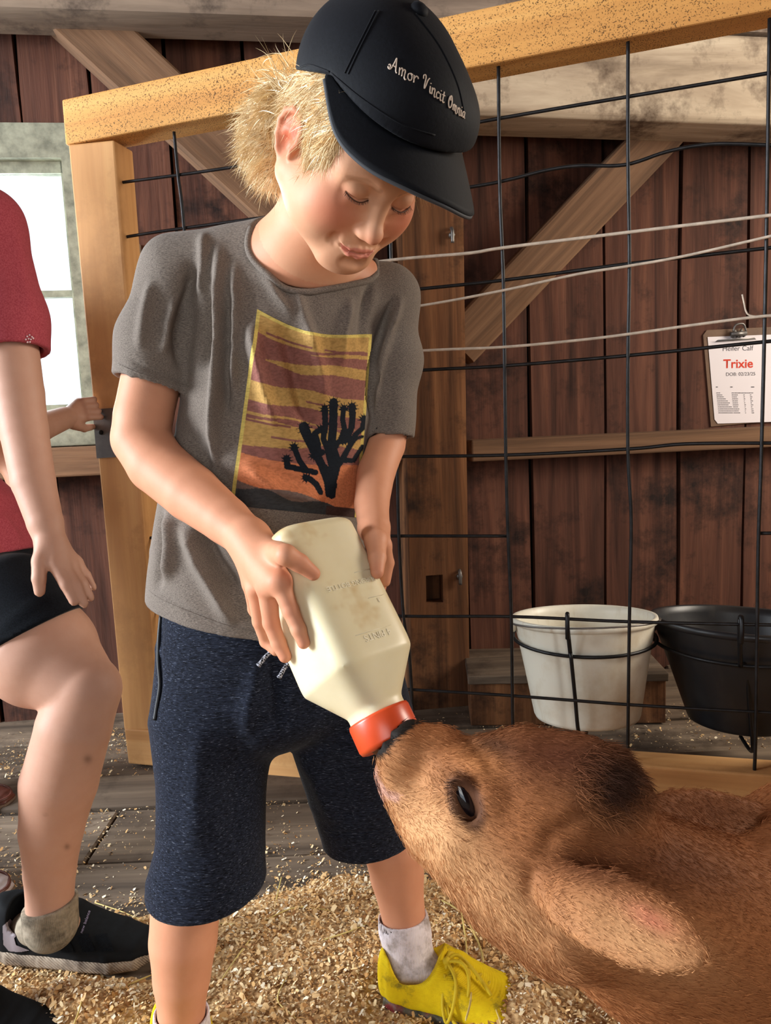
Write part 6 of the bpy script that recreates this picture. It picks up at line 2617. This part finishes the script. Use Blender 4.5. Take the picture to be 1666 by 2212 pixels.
for hip, f_ in ((tb + (0, .08, .72), fA), (tb + (0, -.08, .72), fB)):
    kne = (hip * .5 + f_ * .5) + (.03, 0, .03)
    th.chain([hip, kne, f_ + (-.03, 0, .10), f_ + (-.03, 0, .045)], [.085, .055, .036, .034], .004, .02)
    th.u(rc(f_ + (-.03, 0, .04), f_ + (.05, 0, .03), .032, .026), .01)
# arm swung forward, the fingers show behind the child's forearm
sh_ = tb + (0, -.17, 1.20)
hand = [J(30, 1000, 1.42, 26), J(52, 1085, 1.40, 19)]
th.chain([sh_, (sh_ + hand[0][0]) / 2 + (-.06, .02, -.06), hand[0][0], hand[1][0]], [.05, .042, hand[0][1] + .004, hand[1][1]], .004, .02)
for x, y, x2, y2 in ((42, 1112, 40, 1142), (50, 1118, 50, 1152), (59, 1118, 62, 1152), (67, 1112, 71, 1142)):
    a, b, c = J(x, y, 1.40, 9), J(x2, y2, 1.395, 8), J(x2 + 1, y2 + 2, 1.41, 7)
    th.u(rc(hand[1][0], a[0], .015, a[1]), .006)
    th.chain([a[0], b[0], c[0]], [a[1], b[1], c[1]], .003, .004)
th.chain([tb + (0, .17, 1.20), tb + (-.05, .20, .95), tb + (.0, .20, .72)], [.05, .042, .030], .004, .02)
V, Q = th.mesh(.006)
V = relax(V, Q, 2, .5)
tme = mesh_from('person', V, Q)
set_col(tme, np.tile(SKIN * .9, (len(V), 1)))
third = put('person', tme, M_skin)
tag(third, 'person in brown shoes standing behind the child in red, mostly outside the frame', 'person')
ts_ = SDF()
ts_.u(loft([(tb + (0, 0, 1.24), .10, .17), (tb + (0, 0, 1.0), .112, .162), (tb + (0, 0, .72), .118, .162)], TF), .02)
ts_.cut(rc(tb + (0, 0, 1.3), tb + (0, 0, 1.5), .06, .09), .005)
V, Q = ts_.mesh(.006)
put('shirt', mesh_from('shirt', V, Q), cloth_mat('slate blue knit', (52, 62, 78), (70, 82, 98), 400, (1, 1, 1), .1), third)
ts_ = SDF()
ts_.u(loft([(tb + (0, 0, .82), .114, .158), (tb + (0, 0, .66), .122, .165)], TF), .02)
for hip, f_ in ((tb + (0, .08, .72), fA), (tb + (0, -.08, .72), fB)):
    kne = (hip * .5 + f_ * .5) + (.03, 0, .03)
    ts_.chain([hip, kne, f_ + (-.05, 0, .12)], [.095, .068, .050], .004, .02)
V, Q = ts_.mesh(.006)
put('trousers', mesh_from('trousers', V, Q), M_dark_knit, third)
MB().ball(tH + TR3 @ np.array([0, -.018, .045]), (.079, .092, .082), 24, 14, TR3).build('hair', bpy.data.materials['brown hair'], third, smooth=True)
for f_, m, lb in ((fA, M_leather, 'dark brown leather shoe'), (fB, M_grey_l, 'shoe with a pale grey top and brown trim')):
    hl = f_ + (-.10, .01, 0)
    so, at_ = shoe(third, hl, hl + .225 * _unit(np.array([1.0, -.12, 0])), f_ + (-.03, 0, .10), 1.02, m, M_lsole, .036, lbl=lb, top=.080)
    pts = [at_(s, h, w) for s, h, w in ((.50, .034, -.044), (.70, .030, -.046), (.88, .026, -.036), (.985, .026, 0), (.88, .026, .036), (.70, .030, .046), (.50, .034, .044))]
    MB().tube(smooth_path(pts, 5), .004, 6).build('welt', M_leather, so, smooth=True)

# ------------------------------------------------------------------ shavings, straw
def vnoise(x, y, s, seed):
    rs = np.random.default_rng(seed)
    T = rs.random((64, 64))
    xi, yi = np.floor(x * s).astype(int), np.floor(y * s).astype(int)
    fx, fy = x * s - xi, y * s - yi
    fx, fy = fx * fx * (3 - 2 * fx), fy * fy * (3 - 2 * fy)
    g = lambda a, b: T[a % 64, b % 64]
    return (g(xi, yi) * (1 - fx) + g(xi + 1, yi) * fx) * (1 - fy) + (g(xi, yi + 1) * (1 - fx) + g(xi + 1, yi + 1) * fx) * fy


def fbm(x, y, s, seed):
    return .5 * vnoise(x, y, s, seed) + .27 * vnoise(x, y, s * 2.1, seed + 1) + .15 * vnoise(x, y, s * 4.3, seed + 2) + .08 * vnoise(x, y, s * 9, seed + 3)


mound = ground(200, 2192)
mound2 = ground(1290, 2150)


def cover(x, y):
    """how deep the shavings lie, metres; below zero the boards show"""
    near_ = np.clip((1.50 - y) / .42, 0, 1)
    d = -.016 + .034 * near_ + .030 * (fbm(x + 5, y + 5, 5.0, 11) - .5) + .012 * (fbm(x + 9, y, 16, 15) - .5)
    d += .010 * np.clip((x + .15) / .5, 0, 1) * near_
    d += .038 * np.exp(-(((x - mound[0]) / .085) ** 2 + ((y - mound[1] + .015) / .055) ** 2))
    d += .030 * np.exp(-(((x - tl2[0] - .02) / .07) ** 2 + ((y - tl2[1]) / .07) ** 2))
    for q_, w_, s_h in ((h3, .8, .10), ((h3 + t3_) / 2, 1, .10), (t3_, .8, .08), (hl2, .9, .05), (hl2 * .6 + tl2 * .4, .6, .04), (h4, 1, .08)):
        d -= .022 * w_ * np.exp(-(((x - q_[0]) / s_h) ** 2 + ((y - q_[1] + .02) / .055) ** 2))
    d -= .028 * np.exp(-(((x + .45) / .22) ** 2 + ((y - 1.33) / .13) ** 2))
    return d


gx, gy = np.meshgrid(np.linspace(-1.3, 1.35, 420), np.linspace(.32, 2.05, 300))
gz_ = cover(gx, gy)
gz_ = np.where(gz_ > 0, gz_ + .006 * (fbm(gx, gy, 40, 21) - .5), gz_)
gz_ = np.maximum(gz_, -.02)
GVt = np.stack([gx, gy, gz_], -1).reshape(-1, 3)
gi = np.arange(300 * 420).reshape(300, 420)
gq = np.stack([gi[:-1, :-1], gi[:-1, 1:], gi[1:, 1:], gi[1:, :-1]], -1).reshape(-1, 4)
gq = gq[(GVt[gq][:, :, 2] > -.012).any(1)]
t = NT('heaped wood shavings')
v = t.coord('Object', rand=False)
vo = t.n('ShaderNodeTexVoronoi', ins={'Vector': v, 'Scale': 130.0})
n1 = t.noise(v, 14, 5, .7)
c = t.mix(.6, t.ramp(vo.outputs['Color'], [(.2, lin((120, 84, 50))), (.5, lin((190, 148, 98))), (.8, lin((226, 196, 148)))]), t.ramp(n1, [(.35, lin((136, 98, 60))), (.65, lin((214, 176, 126)))]))
t.bump(vo.outputs['Distance'], .8, .006)
M_heap = t.out(c, .9, Specular_IOR_Level=.15)
heap = put('wood_shavings', mesh_from('wood_shavings', GVt, gq), M_heap)
tag(heap, 'pale wood shavings heaped over the stall floor', 'shavings', kind='stuff')

t = NT('curled shaving')
a = t.n('ShaderNodeVertexColor', layer_name='Col').outputs[0]
M_flake = t.out(a, .75, Specular_IOR_Level=.2)


def flakes(n, x0, x1, y0, y1, dens, smin_, smax_, name, z_off=.0):
    x = RNG.uniform(x0, x1, n * 4)
    y = RNG.uniform(y0, y1, n * 4)
    p = dens(x, y)
    k = np.where(RNG.random(len(x)) < p)[0][:n]
    x, y = x[k], y[k]
    n = len(x)
    z = np.maximum(cover(x, y), .0) + .0015 + RNG.random(n) * .004 + z_off
    L_ = RNG.uniform(smin_, smax_, n) * RNG.choice([.6, 1, 1.5], n, p=[.5, .38, .12])
    Wd = L_ * RNG.uniform(.25, .8, n)
    an = RNG.uniform(0, 2 * math.pi, n)
    tilt = RNG.normal(0, .42, (n, 2))
    u_ = np.stack([np.cos(an), np.sin(an), tilt[:, 0]], 1)
    w_ = np.stack([-np.sin(an), np.cos(an), tilt[:, 1]], 1)
    cv = RNG.uniform(-.1, .45, n) * L_
    c = np.stack([x, y, z], 1)
    rows = []
    for s, h in ((-.5, 0), (0, 1), (.5, 0)):
        for w in (-.5, .5):
            rows.append(c + u_ * (L_ * s)[:, None] + w_ * (Wd * w * (1 if s == 0 else .7))[:, None] + np.array([0, 0, 1.]) * (cv * h * .5)[:, None])
    V = np.stack(rows, 1).reshape(-1, 3)
    b = (np.arange(n) * 6)[:, None, None]
    Fq = (b + np.array([[0, 1, 3, 2], [2, 3, 5, 4]])[None]).reshape(-1, 4)
    pal = np.array([lin(c_) for c_ in ((232, 208, 164), (220, 184, 132), (206, 164, 108), (184, 138, 86), (150, 106, 66), (238, 224, 196))])
    cc = pal[RNG.choice(6, n, p=[.22, .25, .2, .14, .07, .12])] * RNG.uniform(.85, 1.18, (n, 1))
    me = mesh_from(name, V, Fq, smooth=False)
    set_col(me, np.repeat(cc, 6, axis=0))
    return me


def dens_near(x, y):
    return np.clip(cover(x, y) / .02 + .12, .02, 1)


def dens_thin(x, y):
    return np.clip(.35 + cover(x, y) * 18 + .5 * (fbm(x, y, 7, 33) - .4), .03, 1)


o = put('loose_shavings', flakes(60000, -1.05, .75, .62, 1.42, dens_near, .003, .008, 'loose_shavings'), M_flake)
tag(o, 'loose curled shavings lying on the heap round the yellow shoe', 'shavings', kind='stuff')
o = put('scattered_shavings', flakes(24000, -1.3, 1.3, 1.2, 2.02, dens_thin, .002, .0065, 'scattered_shavings'), M_flake)
tag(o, 'thin scatter of shavings on the floor boards by the gate', 'shavings', kind='stuff')

M_straw = simple('dry straw', (206, 184, 112), .5, spec=.4, var=.25, scale=30)


def stalk(pts, r, label):
    q = []
    for x, y, h in pts:
        g = ground(x, y, 0)
        zz = max(float(cover(g[0], g[1])), 0) + h
        q.append(ground(x, y, zz))
    o = MB().tube(smooth_path(q, 6), [r] * (6 * (len(q) - 1)) + [r * .5], 6).build('straw_stalk', M_straw, smooth=True)
    tag(o, label, 'straw', 'straw stalks on the shavings')


for pts, r, lab in (
        ([(990, 1935, .012), (1005, 2020, .010), (1010, 2085, .012), (1018, 2150, .03), (1006, 2205, .055)], .0014, 'long straw stalk lying across the laces of the yellow shoe'),
        ([(955, 1945, .006), (1000, 1975, .008), (1035, 2040, .008), (1046, 2085, .004)], .0015, 'grey green straw stalk arching behind the yellow shoe'),
        ([(920, 1992, .003), (1000, 2002, .006), (1085, 2045, .010), (1150, 2075, .004)], .0011, 'thin straw stalk running from the sock under the calf'),
        ([(608, 1895, .004), (600, 1930, .008), (592, 1965, .003)], .0011, 'short upright straw stalk between the two shorts legs'),
        ([(475, 1995, .003), (505, 1996, .005), (520, 1994, .003)], .0010, 'short pale straw stalk beside the bare shin'),
        ([(570, 1990, .003), (640, 1960, .006), (720, 1968, .003)], .0011, 'straw stalk crossing the shavings between the legs'),
        ([(180, 2115, .004), (176, 2165, .018), (160, 2212, .006)], .0012, 'straw stalk standing up from the mound by the black trainer'),
        ([(130, 2185, .004), (210, 2155, .010), (330, 2105, .004)], .0012, 'long straw stalk leaning over the mound toward the bare shin'),
        ([(560, 2005, .003), (510, 2070, .006), (470, 2130, .003)], .0011, 'straw stalk slanting beside the bare shin'),
        ([(620, 2110, .003), (600, 2160, .006), (640, 2200, .003)], .0010, 'bent straw stalk in the middle of the foreground shavings'),
        ([(205, 1950, .003), (260, 1968, .004), (310, 1990, .003)], .0010, 'straw stalk on the boards by the black trainer toe'),
        ([(1060, 2150, .004), (1075, 2190, .008), (1082, 2212, .004)], .0011, 'straw stalk poking from the shavings below the calf throat'),
        ([(700, 2030, .003), (760, 2010, .005), (815, 1985, .003)], .0011, 'straw stalk pointing at the white sock')):
    stalk(pts, r, lab)
